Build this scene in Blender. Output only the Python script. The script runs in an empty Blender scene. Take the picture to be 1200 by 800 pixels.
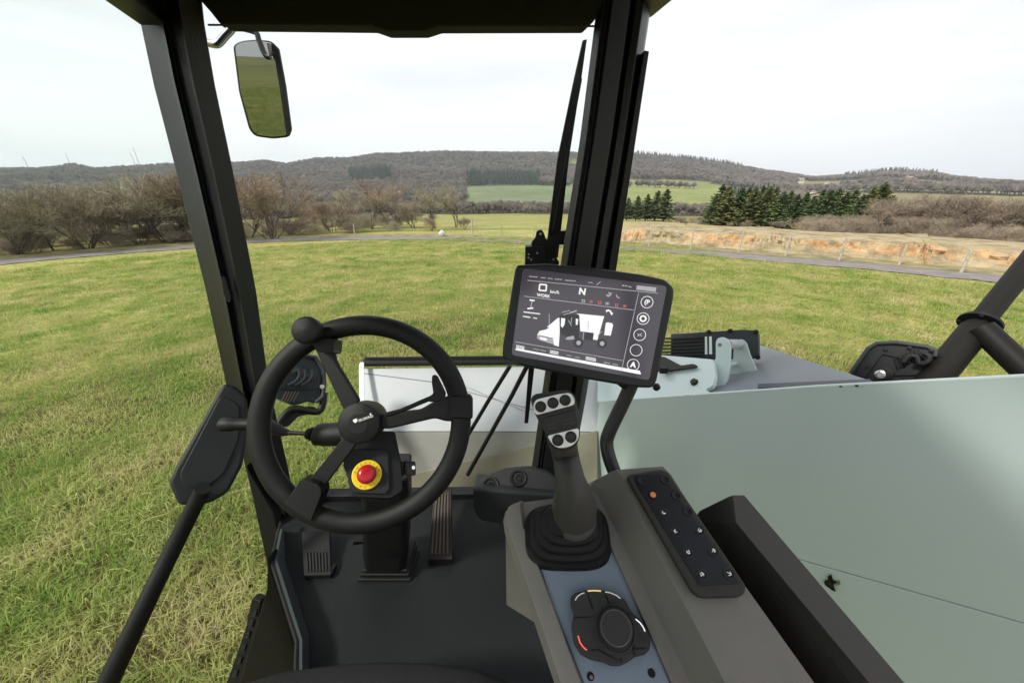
import bpy, bmesh, math, random
import numpy as np
from mathutils import Vector, Matrix
R = math.radians
random.seed(7); rng = np.random.default_rng(7)
S = bpy.context.scene
COL = S.collection
# ------------------------------------------------------------------ camera, world, sun
EYE = Vector((0, 0, 2.5)); PITCH = R(22.6); F = 420.0
CP, SP = math.cos(PITCH), math.sin(PITCH)
cam_data = bpy.data.cameras.new('camera'); cam = bpy.data.objects.new('camera', cam_data); COL.objects.link(cam)
cam.location = EYE; cam.rotation_euler = (math.pi/2 - PITCH, 0, 0)
cam_data.sensor_width = 36; cam_data.lens = 36*F/1200; cam_data.clip_start = 0.02; cam_data.clip_end = 6000
S.camera = cam
SUN_EL, SUN_AZ = 45, -122          # degrees; azimuth from +Y towards +X (sun behind and to the left)
w = bpy.data.worlds.new('World'); S.world = w; w.use_nodes = True
nt = w.node_tree; nt.nodes.clear()
def wn(t, **k):
    n = nt.nodes.new(t)
    for a, b in k.items(): setattr(n, a, b)
    return n
out = wn('ShaderNodeOutputWorld'); bg = wn('ShaderNodeBackground'); sky = wn('ShaderNodeTexSky', sky_type='NISHITA')
sky.sun_disc = False; sky.sun_elevation = R(SUN_EL); sky.sun_rotation = R(SUN_AZ); sky.air_density = 1.0; sky.dust_density = 2.0
tc = wn('ShaderNodeTexCoord'); mp = wn('ShaderNodeMapping'); mp.inputs['Scale'].default_value = (1, 1, 5.5)
no = wn('ShaderNodeTexNoise'); no.inputs['Scale'].default_value = 1.7; no.inputs['Detail'].default_value = 5
cr = wn('ShaderNodeValToRGB')
cr.color_ramp.elements[0].position = .36; cr.color_ramp.elements[0].color = (8.3, 8.45, 8.6, 1)
cr.color_ramp.elements[1].position = .56; cr.color_ramp.elements[1].color = (9.7, 9.7, 9.6, 1)
mx = wn('ShaderNodeMix', data_type='RGBA'); mx.inputs[0].default_value = .88
L = nt.links
L.new(tc.outputs['Generated'], mp.inputs['Vector']); L.new(mp.outputs[0], no.inputs['Vector']); L.new(no.outputs['Fac'], cr.inputs[0])
L.new(sky.outputs[0], mx.inputs[6]); L.new(cr.outputs[0], mx.inputs[7]); L.new(mx.outputs[2], bg.inputs[0])
bg.inputs[1].default_value = .1; L.new(bg.outputs[0], out.inputs[0])
sd = bpy.data.lights.new('sun', 'SUN'); sd.energy = 3.3; sd.angle = R(8); sd.color = (1, .95, .86)
sun = bpy.data.objects.new('sun', sd); COL.objects.link(sun)
sdir = Vector((math.sin(R(SUN_AZ))*math.cos(R(SUN_EL)), math.cos(R(SUN_AZ))*math.cos(R(SUN_EL)), math.sin(R(SUN_EL))))
sun.rotation_euler = (-sdir).to_track_quat('-Z', 'Y').to_euler(); sun.location = (0, 0, 30)
S.view_settings.view_transform = 'Standard'; S.view_settings.look = 'None'; S.view_settings.exposure = 0.38; S.view_settings.gamma = 1
S.render.engine = 'CYCLES'; S.cycles.max_bounces = 7; S.cycles.transparent_max_bounces = 12; S.cycles.use_denoising = True
S.cycles.volume_bounces = 0

# ------------------------------------------------------------------ measuring helpers
def ray(px, py):
    x = (px-600)/F; y = (400-py)/F
    return Vector((x, CP+SP*y, -SP+CP*y))
def at(px, py, X=None, Y=None, Z=None, d=None):
    """Point on the line of sight at a given side distance X, forward distance Y, height Z (below/above the eye) or depth d."""
    r = ray(px, py)
    k = d if d is not None else X/r.x if X is not None else Y/r.y if Y is not None else Z/r.z
    return EYE + r*k
class Plane:
    def __init__(s, p, n): s.p = Vector(p); s.n = Vector(n).normalized()
    def hit(s, px, py, off=0):
        r = ray(px, py); q = s.p + s.n*off
        return EYE + r*((q-EYE).dot(s.n)/r.dot(s.n))
    def up(s, o): return Plane(s.p + s.n*o, s.n)
def plane3(a, b, c):
    n = (b-a).cross(c-a)
    if n.dot(EYE-a) < 0: n = -n
    return Plane(a, n)
def camdir(x, y, d): return Vector((x, d*CP+y*SP, -d*SP+y*CP))
def facing(px, py, d, yaw=0, tilt=0):
    r = ray(px, py); n = -r.normalized()
    n = Matrix.Rotation(R(yaw), 3, 'Z') @ n
    side = n.cross(Vector((0, 0, 1))).normalized()
    n = Matrix.Rotation(R(tilt), 3, side) @ n
    return Plane(EYE + r*d, n)

# ------------------------------------------------------------------ materials
MATS = {}
def mat(name, col, rough=.5, metal=0, bump=0, bscale=200, vary=0, vscale=5, spec=.3, coat=0, emit=None, estr=0, alpha=None, col2=None):
    if name in MATS: return MATS[name]
    m = bpy.data.materials.new(name); m.use_nodes = True; MATS[name] = m
    t = m.node_tree; b = t.nodes['Principled BSDF']
    b.inputs['Base Color'].default_value = (*col, 1); b.inputs['Roughness'].default_value = rough
    b.inputs['Metallic'].default_value = metal; b.inputs['Specular IOR Level'].default_value = spec
    b.inputs['Coat Weight'].default_value = coat; b.inputs['Coat Roughness'].default_value = .15
    if emit: b.inputs['Emission Color'].default_value = (*emit, 1); b.inputs['Emission Strength'].default_value = estr
    g = t.nodes.new('ShaderNodeTexCoord')
    if bump:
        n = t.nodes.new('ShaderNodeTexNoise'); n.inputs['Scale'].default_value = bscale; n.inputs['Detail'].default_value = 3
        bp = t.nodes.new('ShaderNodeBump'); bp.inputs['Strength'].default_value = bump; bp.inputs['Distance'].default_value = .002
        t.links.new(g.outputs['Object'], n.inputs['Vector']); t.links.new(n.outputs['Fac'], bp.inputs['Height']); t.links.new(bp.outputs[0], b.inputs['Normal'])
    if vary:
        n = t.nodes.new('ShaderNodeTexNoise'); n.inputs['Scale'].default_value = vscale; n.inputs['Detail'].default_value = 6; n.inputs['Roughness'].default_value = .65
        r = t.nodes.new('ShaderNodeValToRGB'); c2 = col2 or tuple(c*(1-vary) for c in col); c1 = tuple(min(1, c*(1+vary*.6)) for c in col)
        r.color_ramp.elements[0].position = .3; r.color_ramp.elements[0].color = (*c2, 1); r.color_ramp.elements[1].position = .7; r.color_ramp.elements[1].color = (*c1, 1)
        t.links.new(g.outputs['Object'], n.inputs['Vector']); t.links.new(n.outputs['Fac'], r.inputs[0]); t.links.new(r.outputs[0], b.inputs['Base Color'])
        ma = t.nodes.new('ShaderNodeMapRange'); ma.inputs[3].default_value = rough*.85; ma.inputs[4].default_value = min(1, rough*1.2)
        t.links.new(n.outputs['Fac'], ma.inputs[0]); t.links.new(ma.outputs[0], b.inputs['Roughness'])
    return m
M_PILLAR = mat('black_powder_coat', (.009, .0095, .011), .33, spec=.5, bump=.5, bscale=420, vary=.25, vscale=4)
M_BLACK = mat('black_plastic', (.008, .008, .0085), .45, bump=.35, bscale=900, vary=.2, vscale=9)
M_GRIP = mat('wheel_foam', (.007, .007, .0075), .5, bump=.3, bscale=1200, vary=.2, vscale=12)
M_RUBBER = mat('rubber', (.007, .007, .0075), .6, bump=.3, bscale=500, vary=.3, vscale=14)
M_TUBE = mat('satin_black_tube', (.009, .0085, .007), .55, spec=.2, bump=.2, bscale=400)
M_DARK = mat('dark_grey_plastic', (.016, .017, .019), .5, bump=.4, bscale=800, vary=.2, vscale=6)
M_FLOOR = mat('floor_mat', (.0065, .0085, .0098), .65, bump=.6, bscale=300, vary=.35, vscale=3)
M_TRIM = mat('sill_trim', (.036, .044, .048), .5, bump=.3, bscale=600, vary=.15, vscale=5)
M_ROOF = mat('roof_lining', (.014, .014, .011), .75, bump=.4, bscale=260, vary=.2, vscale=3)
M_CONSOLE = mat('console_plastic', (.17, .163, .15), .45, bump=.45, bscale=900, vary=.1, vscale=6)
M_STICK = mat('stick_plastic', (.055, .052, .049), .45, bump=.4, bscale=900, vary=.12, vscale=9)
M_PLATE = mat('blue_grey_plate', (.19, .235, .295), .32, bump=.15, bscale=700, vary=.06, vscale=6)
M_BIN = mat('bin_plastic', (.030, .028, .025), .5, bump=.4, bscale=800, vary=.15, vscale=6)
M_MINT = mat('pale_green_paint', (.58, .70, .69), .2, coat=1)
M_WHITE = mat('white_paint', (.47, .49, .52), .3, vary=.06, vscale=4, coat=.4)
M_HOODLOW = mat('hood_white_shaded', (.40, .395, .385), .35, vary=.1, vscale=5)  # hood white darkened and warmed: shade and grass reflection put into the colour
M_LID = mat('grey_sheet', (.20, .225, .25), .42, bump=.1, bscale=60, vary=.08, vscale=4)
M_STEEL = mat('zinc_steel', (.55, .55, .54), .3, metal=1, vary=.15, vscale=60)
M_CHROME = mat('polished_tube', (.6, .62, .65), .16, metal=1)
M_YELLOW = mat('yellow_ring', (.85, .62, .03), .4, vary=.08, vscale=60)
M_RED = mat('red_button', (.42, .012, .02), .28, vary=.1, vscale=60, coat=.3)
M_SILVER = mat('silver_plate', (.86, .86, .85), .35)
M_BTN = mat('button_grey', (.03, .03, .029), .5, bump=.3, bscale=1500)
M_PEDAL = mat('pedal_rubber', (.022, .018, .016), .55, bump=.4, bscale=500, vary=.2, vscale=20)
M_PEDAL2 = mat('pedal_rib', (.08, .062, .052), .45, bump=.3, bscale=500)
M_KEY = mat('keypad_face', (.008, .009, .013), .3)
M_PRINT = mat('white_print', (.8, .8, .8), .5)
M_ORANGE = mat('orange_print', (.75, .25, .08), .5)
M_SCR = mat('screen_glass', (.02, .018, .022), .12, spec=.5, coat=.6, emit=(.06, .052, .066), estr=.55)
M_LIT = mat('screen_white', (.6, .6, .6), .3, emit=(.9, .9, .92), estr=.6)
M_LITG = mat('screen_grey', (.3, .3, .3), .3, emit=(.45, .44, .46), estr=.5)
M_LITR = mat('screen_red', (.3, .1, .1), .3, emit=(.55, .17, .17), estr=.5)
M_SCRD = mat('screen_dark', (.03, .03, .03), .3, emit=(.035, .035, .04), estr=.8)
M_MIRROR = mat('mirror_silver', (.40, .40, .385), .01, metal=1)
M_WOODP = mat('weathered_post', (.42, .38, .31), .85, bump=.8, bscale=40, vary=.35, vscale=9)
M_WIRE = mat('fence_wire', (.3, .3, .3), .5, metal=.8)
M_STONE = mat('pale_stone', (.6, .58, .52), .8, bump=.8, bscale=20, vary=.3, vscale=8)
M_HW = mat('house_wall', (.75, .73, .68), .8, vary=.1, vscale=1)
M_HR = mat('house_roof', (.30, .24, .21), .8, vary=.2, vscale=1)
M_LENS = mat('lamp_glass', (.75, .85, .8), .15)
M_SEAT = mat('seat_fabric', (.014, .014, .016), .85, bump=.8, bscale=700, vary=.3, vscale=12)
def glass(name, tint, refl):
    m = bpy.data.materials.new(name); m.use_nodes = True; t = m.node_tree; t.nodes.clear()
    o = t.nodes.new('ShaderNodeOutputMaterial'); tr = t.nodes.new('ShaderNodeBsdfTransparent'); gl = t.nodes.new('ShaderNodeBsdfGlossy'); mxx = t.nodes.new('ShaderNodeMixShader')
    fr = t.nodes.new('ShaderNodeFresnel'); fr.inputs[0].default_value = 1.25; mu = t.nodes.new('ShaderNodeMath'); mu.operation = 'MULTIPLY'; mu.inputs[1].default_value = refl
    tr.inputs[0].default_value = (*tint, 1); gl.inputs['Roughness'].default_value = .01; gl.inputs['Color'].default_value = (1, 1, 1, 1)
    t.links.new(fr.outputs[0], mu.inputs[0]); t.links.new(mu.outputs[0], mxx.inputs[0]); t.links.new(tr.outputs[0], mxx.inputs[1]); t.links.new(gl.outputs[0], mxx.inputs[2]); t.links.new(mxx.outputs[0], o.inputs[0])
    return m
M_GLASS = glass('window_glass', (.985, .995, .985), .2)
M_GLASSG = glass('door_glass', (.96, .985, .96), .12)

# ------------------------------------------------------------------ object helpers
def finish(o, label=None, cat=None, group=None, kind=None):
    if label: o['label'] = label
    if cat: o['category'] = cat
    if group: o['group'] = group
    if kind: o['kind'] = kind
    return o
def empty(name, loc, label, cat, group=None):
    o = bpy.data.objects.new(name, None); COL.objects.link(o); o.location = loc; o.empty_display_size = .05
    return finish(o, label, cat, group)
def link(name, me, m, parent=None, bevel=0, seg=2, angle=35, label=None, cat=None, group=None, kind=None):
    o = bpy.data.objects.new(name, me); COL.objects.link(o)
    if m is not None: me.materials.append(m)
    if parent is not None:
        o.parent = parent; q = parent; off = Vector((0, 0, 0))
        while q is not None: off += q.location; q = q.parent
        o.location = -off
    else:                                              # put the origin of a free-standing mesh at its base
        cs = [v.co for v in me.vertices]
        c = Vector((sum(v.x for v in cs)/len(cs), sum(v.y for v in cs)/len(cs), min(v.z for v in cs)))
        if kind != 'structure' and kind != 'stuff':
            me.transform(Matrix.Translation(-c)); o.location = c
    if bevel:
        b = o.modifiers.new('bevel', 'BEVEL'); b.width = bevel; b.segments = seg; b.limit_method = 'ANGLE'; b.angle_limit = R(angle); b.harden_normals = True
    return finish(o, label, cat, group, kind)
def to_mesh(bm, name, smooth=38):
    bmesh.ops.recalc_face_normals(bm, faces=bm.faces)
    for f in bm.faces: f.smooth = True
    for e in bm.edges:
        e.smooth = len(e.link_faces) == 2 and e.calc_face_angle(0) < R(smooth)
    me = bpy.data.meshes.new(name); bm.to_mesh(me); bm.free(); return me
def obj(name, bm, m, parent=None, bevel=0, seg=2, smooth=38, **k):
    return link(name, to_mesh(bm, name, smooth), m, parent, bevel, seg, **k)
def NB(): return bmesh.new()
def slab(bm, pts, vec):
    """closed solid: outline pts (front) swept by vec"""
    n = len(pts); a = [bm.verts.new(p) for p in pts]; b = [bm.verts.new(Vector(p)+vec) for p in pts]
    bm.faces.new(a); bm.faces.new(b[::-1])
    for i in range(n): bm.faces.new((a[i], b[i], b[(i+1) % n], a[(i+1) % n]))
def px_slab(bm, pl, px, th, off=0):
    slab(bm, [pl.hit(x, y, off) for x, y in px], -pl.n*th)
def box(bm, c, sx, sy, sz, rot=None):
    rot = rot or Matrix.Identity(3); c = Vector(c)
    v = [bm.verts.new(c + rot @ Vector((x*sx/2, y*sy/2, z*sz/2))) for x in (-1, 1) for y in (-1, 1) for z in (-1, 1)]
    for q in ((0,1,3,2), (4,6,7,5), (0,4,5,1), (2,3,7,6), (0,2,6,4), (1,5,7,3)): bm.faces.new([v[i] for i in q])
def frame(t, ref=Vector((0, 0, 1))):
    t = t.normalized(); a = t.cross(ref)
    if a.length < 1e-3: a = t.cross(Vector((1, 0, 0)))
    a.normalize(); return a, t.cross(a)
def loft(bm, rings, cap=True, closed=True):
    vs = [[bm.verts.new(p) for p in r] for r in rings]
    n = len(vs[0])
    for i in range(len(vs)-1):
        for j in range(n if closed else n-1):
            k = (j+1) % n; bm.faces.new((vs[i][j], vs[i][k], vs[i+1][k], vs[i+1][j]))
    if cap: bm.faces.new(vs[0][::-1]); bm.faces.new(vs[-1])
def tube(bm, pts, rad, seg=16, flat=1.0, ref=Vector((0, 0, 1)), cap=True):
    pts = [Vector(p) for p in pts]
    rad = rad if isinstance(rad, (list, tuple)) else [rad]*len(pts)
    rings = []; a = b = None
    for i, p in enumerate(pts):
        t = (pts[min(i+1, len(pts)-1)]-pts[max(i-1, 0)])
        if a is None: a, b = frame(t, ref)
        else:
            t.normalize(); a = (a - t*a.dot(t)).normalized(); b = t.cross(a)
        rings.append([p + (a*math.cos(u)+b*math.sin(u)*flat)*rad[i] for u in (2*math.pi*k/seg for k in range(seg))])
    loft(bm, rings, cap)
def smooth_path(pts, n=6):
    P = [Vector(p) for p in pts]; P = [P[0]*2-P[1]]+P+[P[-1]*2-P[-2]]; o = []
    for i in range(1, len(P)-2):
        for k in range(n):
            t = k/n; o.append(.5*((2*P[i])+(-P[i-1]+P[i+1])*t+(2*P[i-1]-5*P[i]+4*P[i+1]-P[i+2])*t*t+(-P[i-1]+3*P[i]-3*P[i+1]+P[i+2])*t**3))
    return o+[P[-2]]
def lathe(bm, c, ax, prof, seg=32, cap=True, ref=Vector((0, 0, 1))):
    """prof = [(radius, height along ax)]"""
    c = Vector(c); ax = Vector(ax).normalized(); a, b = frame(ax, ref)
    loft(bm, [[c + ax*h + (a*math.cos(u)+b*math.sin(u))*r for u in (2*math.pi*k/seg for k in range(seg))] for r, h in prof], cap)
def ring_flat(bm, c, ax, ro, ri, h=.0006, seg=28):
    lathe(bm, c, ax, [(ri, 0), (ri, h), (ro, h), (ro, 0), (ri, 0)], seg, cap=False)
def circle_px(cx, cy, rx, ry=None, n=20, rot=0):
    ry = ry or rx
    return [(cx+rx*math.cos(u)*math.cos(rot)-ry*math.sin(u)*math.sin(rot), cy+rx*math.cos(u)*math.sin(rot)+ry*math.sin(u)*math.cos(rot)) for u in (2*math.pi*k/n for k in range(n))]
def rounded(px, r=3, n=4):
    o = []; N = len(px)
    for i in range(N):
        p, a, b = Vector(px[i]), Vector(px[i-1]), Vector(px[(i+1) % N])
        da = (a-p); db = (b-p); rr = min(r, da.length*.45, db.length*.45)
        s = p+da.normalized()*rr; e = p+db.normalized()*rr
        for k in range(n+1):
            t = k/n; o.append(tuple((1-t)**2*s+2*t*(1-t)*p+t*t*e))
    return o
def text_mesh(s, size, origin, xdir, ndir, m, name, parent, bold=0, shear=0, label=None):
    cu = bpy.data.curves.new('text', 'FONT'); cu.body = s; cu.size = size; cu.align_x = 'CENTER'; cu.align_y = 'CENTER'; cu.extrude = .0002; cu.offset = bold; cu.shear = shear; cu.resolution_u = 3
    to = bpy.data.objects.new('text', cu); COL.objects.link(to); dg = bpy.context.evaluated_depsgraph_get()
    me = bpy.data.meshes.new_from_object(to.evaluated_get(dg)); bpy.data.objects.remove(to); bpy.data.curves.remove(cu)
    x = Vector(xdir).normalized(); n = Vector(ndir).normalized(); x = (x-n*x.dot(n)).normalized(); y = n.cross(x)
    M = Matrix((x, y, n)).transposed().to_4x4(); M.translation = Vector(origin); me.transform(M)
    me.name = name
    me.materials.clear()
    return link(name, me, m, parent, label=label)
def px_line(bm, pl, a, b, wpx, th=.0006, off=.0003):
    a = Vector(a); b = Vector(b); d = (b-a).normalized()*wpx/2; q = Vector((-d.y, d.x))
    px_slab(bm, pl, [tuple(a+q), tuple(b+q), tuple(b-q), tuple(a-q)], th, off+th)

# ------------------------------------------------------------------ the land
def az_of(px): return math.degrees(math.atan2((px-600)/F, 1.083))
crest_px = [(-400,210),(0,197),(60,196),(85,191),(110,197),(200,191),(270,190),(310,187),(335,191),(370,184),(410,184),(440,179),(520,176),(640,178),(700,178),(745,179),(800,184),(850,190),(900,199),(955,207),(1000,204),(1040,199),(1090,201),(1140,209),(1200,214),(1500,216)]
def px_elev(px, py):
    r = ray(px, py); return r.z/math.hypot(r.x, r.y)
CA = np.array([math.degrees(math.atan2(ray(a, b).x, ray(a, b).y)) for a, b in crest_px]); CE = np.array([px_elev(a, b) for a, b in crest_px])
CA = np.concatenate([[-180], CA, [180]]); CE = np.concatenate([[.02], CE, [.02]])
RK = np.array([0, 26, 60, 130, 220, 350, 500, 700, 950, 1300, 2600.])
def fbm(x, y, s, seed=0):
    v = np.zeros_like(x, dtype=float); a = 1.
    for o in range(4):
        ph = seed*1.7+o*2.3
        v += a*(np.sin(x*s+ph+1.3*np.sin(y*s*.7+ph*2))*np.cos(y*s*1.1-ph+1.1*np.sin(x*s*.6+ph))); s *= 2.03; a *= .5
    return v/1.9
def terrain(x, y):
    x = np.asarray(x, float); y = np.asarray(y, float)
    r = np.hypot(x, y); az = np.degrees(np.arctan2(x, y))
    back = np.clip((np.abs(az)-70)/40, 0, 1)
    ce = np.interp(az, CA, CE)
    crest = ce*950+2.5-7
    zk = np.stack([0*ce, 0*ce, -1.2+0*ce, -5+0*ce, -8+0*ce, -5+0*ce, 8*np.clip(crest/75, .1, 1)-1, 4+.36*crest, crest, crest*.9-6, crest*.8-20], -1)
    i = np.clip(np.searchsorted(RK, r, side='right')-1, 0, len(RK)-2)
    t = np.clip((r-RK[i])/(RK[i+1]-RK[i]), 0, 1); t = t*t*(3-2*t)*.6+t*.4
    z = np.take_along_axis(zk, i[..., None], -1)[..., 0]*(1-t)+np.take_along_axis(zk, (i+1)[..., None], -1)[..., 0]*t
    zb = -.0*r + np.clip((r-60)/500, 0, 1)*12           # behind: meadow running gently up
    z = z*(1-back)+zb*back
    far = np.clip((r-150)/500, 0, 1)
    z += far*6*fbm(x, y, .006, 3)*np.clip((950-r)/300, 0.15, 1)
    z += .035*fbm(x, y, 1.1, 1)*np.clip(r/5, 0, 1)*np.clip((16-r)/4, 0, 1) + .25*fbm(x, y, .12, 5)*np.clip((r-30)/30, 0, 1)
    return z
def tz(x, y): return float(terrain(np.array([x]), np.array([y]))[0])
# land cover: which ground colour and what grows
def cover(az, r, x, y):
    n = fbm(x, y, .012, 9)
    wood = (r > 560+60*n) & (r < 1300)
    wood |= (r > 150) & (r < 255+25*n) & (az > -14) & (az < 30)
    wood |= (r > 95) & (az < -14+3*n)
    wood |= (r > 300) & (az < -7)
    wood |= (az > -7) & (az < 8.5) & (r > 500)
    wood |= (az > 29+2*n) & (r > 250) & (r < 420+50*n) & (az < 37)
    wood |= (az > 34) & (r > 110) & (r < 170+20*n)
    wood |= (az > 36) & (az < 58) & (((r > 470) & (r < 520+20*n)))
    field = (az > 36) & (az < 60) & (r > 520) & (r < 760+70*n)
    field |= (az > 9) & (az < 27) & (r > 260) & (r < 600+40*n)
    field |= (np.abs(az-11) < 3) & (r > 780) & (r < 860)
    wood &= ~field
    wood |= (az > 14) & (az < 25) & (r > 480) & (r < 500)
    wood |= (az > 40) & (az < 50) & (r > 600) & (r < 640)
    wood &= np.abs(az) < 100
    return wood
def build_land():
    rs = np.concatenate([np.linspace(0, 30, 46)[1:], np.geomspace(31, 1400, 120), [1700, 2200, 2600]])
    azs = np.concatenate([np.arange(-70, 70, .6), np.arange(70, 290, 3.)])
    A, Rr = np.meshgrid(np.radians(azs), rs); X = Rr*np.sin(A); Y = Rr*np.cos(A); Z = terrain(X, Y)
    nr, na = X.shape
    V = np.concatenate([[[0, 0, tz(0, 0)]], np.stack([X.ravel(), Y.ravel(), Z.ravel()], 1)])
    faces = []
    for i in range(nr-1):
        for j in range(na):
            k = (j+1) % na; faces.append((1+i*na+j, 1+(i+1)*na+j, 1+(i+1)*na+k, 1+i*na+k))
    for j in range(na): faces.append((0, 1+j, 1+(j+1) % na))
    me = bpy.data.meshes.new('ground'); me.from_pydata(V.tolist(), [], faces)
    azd = np.degrees(np.arctan2(V[:, 0], V[:, 1])); r = np.hypot(V[:, 0], V[:, 1])
    wood = cover(azd, r, V[:, 0], V[:, 1])
    c = np.zeros((len(V), 4)); c[:, 3] = 1
    c[:, :3] = (.16, .17, .06)                             # pasture
    n = fbm(V[:, 0], V[:, 1], .02, 4)[:, None]
    mead = np.array((.30, .275, .12)); c[r < 27, :3] = mead; c[r < 7.5, :3] = (.12, .10, .045)
    f1 = (azd > -8) & (azd < 9) & (r > 300) & (r < 500); c[f1, :3] = (.16, .19, .125)
    f2 = (azd > 9) & (azd < 28) & (r > 250) & (r < 640); c[f2, :3] = (.20, .22, .09)
    f3 = (azd > -26) & (azd < 10) & (r > 28) & (r < 150); c[f3, :3] = (.26, .25, .11)
    f4 = (azd > 28) & (r > 150); c[f4, :3] = (.215, .185, .12)
    f5 = (azd > 8) & (azd < 75) & (r > 21) & (r < 60); c[f5, :3] = (.34, .28, .17)
    f6 = (azd < -26) & (azd > -75) & (r > 25) & (r < 60); c[f6, :3] = (.16, .14, .07)
    c[wood, :3] = (.085, .075, .06)
    c[:, :3] *= 1+.22*n
    at_ = me.color_attributes.new('land', 'FLOAT_COLOR', 'POINT'); at_.data.foreach_set('color', c.ravel())
    for p in me.polygons: p.use_smooth = True
    m = bpy.data.materials.new('land'); m.use_nodes = True; t = m.node_tree; b = t.nodes['Principled BSDF']; b.inputs['Roughness'].default_value = .95; b.inputs['Specular IOR Level'].default_value = .15
    va = t.nodes.new('ShaderNodeVertexColor'); va.layer_name = 'land'; g = t.nodes.new('ShaderNodeNewGeometry')
    def noise(s, d=6):
        q = t.nodes.new('ShaderNodeTexNoise'); q.inputs['Scale'].default_value = s; q.inputs['Detail'].default_value = d; q.inputs['Roughness'].default_value = .7; t.links.new(g.outputs['Position'], q.inputs['Vector']); return q
    def ramp(n, p0, c0, p1, c1):
        q = t.nodes.new('ShaderNodeValToRGB'); q.color_ramp.elements[0].position = p0; q.color_ramp.elements[0].color = (*c0, 1); q.color_ramp.elements[1].position = p1; q.color_ramp.elements[1].color = (*c1, 1); t.links.new(n.outputs['Fac'], q.inputs[0]); return q
    def mul(a, b_, f=1., mode='MULTIPLY'):
        q = t.nodes.new('ShaderNodeMix'); q.data_type = 'RGBA'; q.blend_type = mode; q.inputs[0].default_value = f; t.links.new(a, q.inputs[6]); t.links.new(b_, q.inputs[7]); return q.outputs[2]
    r1 = ramp(noise(6, 8), .35, (.5, .55, .45), .65, (1.35, 1.3, 1.2))
    r2 = ramp(noise(.35, 5), .4, (.85, 1.0, .75), .62, (1.25, 1.12, 1.2))
    r3 = ramp(noise(.03, 5), .35, (.85, .85, .85), .65, (1.15, 1.15, 1.1))
    col = mul(mul(mul(va.outputs[0], r1.outputs[0]), r2.outputs[0]), r3.outputs[0])
    t.links.new(col, b.inputs['Base Color'])
    bp = t.nodes.new('ShaderNodeBump'); bp.inputs['Strength'].default_value = .9; bp.inputs['Distance'].default_value = .06; nz = noise(14, 8); t.links.new(nz.outputs['Fac'], bp.inputs['Height']); t.links.new(bp.outputs[0], b.inputs['Normal'])
    link('ground', me, m, kind='structure')
build_land()
# lane that curves round the meadow
lane_px = [(-260,352),(-120,327),(0,309),(120,298),(225,290),(300,283.5),(400,280.5),(500,280),(620,285),(700,290),(750,293),(820,297.5),(900,304.5),(1000,312),(1090,321),(1170,329),(1300,352),(1500,395)]
lane = smooth_path([at(x, y, Z=-2.5) for x, y in lane_px], 10)
def ribbon(name, path, w0, w1, z, m, **k):
    bm = NB(); rows = []
    for i, p in enumerate(path):
        t = path[min(i+1, len(path)-1)]-path[max(i-1, 0)]; t.z = 0; t.normalize(); n = Vector((-t.y, t.x, 0))   # n points outward (away from the cab)
        row = []
        for s in np.linspace(w0, w1, 5):
            q = p+n*float(s)*(1+.05*math.sin(i*.9)); row.append(bm.verts.new((q.x, q.y, max(z, tz(q.x, q.y)+.02) + (.006*math.sin(i*1.7+s*4)))))
        rows.append(row)
    for i in range(len(rows)-1):
        for j in range(4): bm.faces.new((rows[i][j], rows[i][j+1], rows[i+1][j+1], rows[i+1][j]))
    return obj(name, bm, m, **k)
M_LANE = mat('lane_gravel', (.21, .19, .18), .9, bump=1, bscale=30, vary=.3, vscale=2.5)
ribbon('road', lane, -.55, 1.1, .022, M_LANE, kind='structure')
M_VERGE = mat('verge_soil', (.27, .22, .12), .95, bump=1, bscale=12, vary=.45, vscale=1.6, col2=(.11, .11, .045))
ribbon('road_verge', lane, 1.0, 2.4, .03, M_VERGE, kind='structure')
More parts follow.
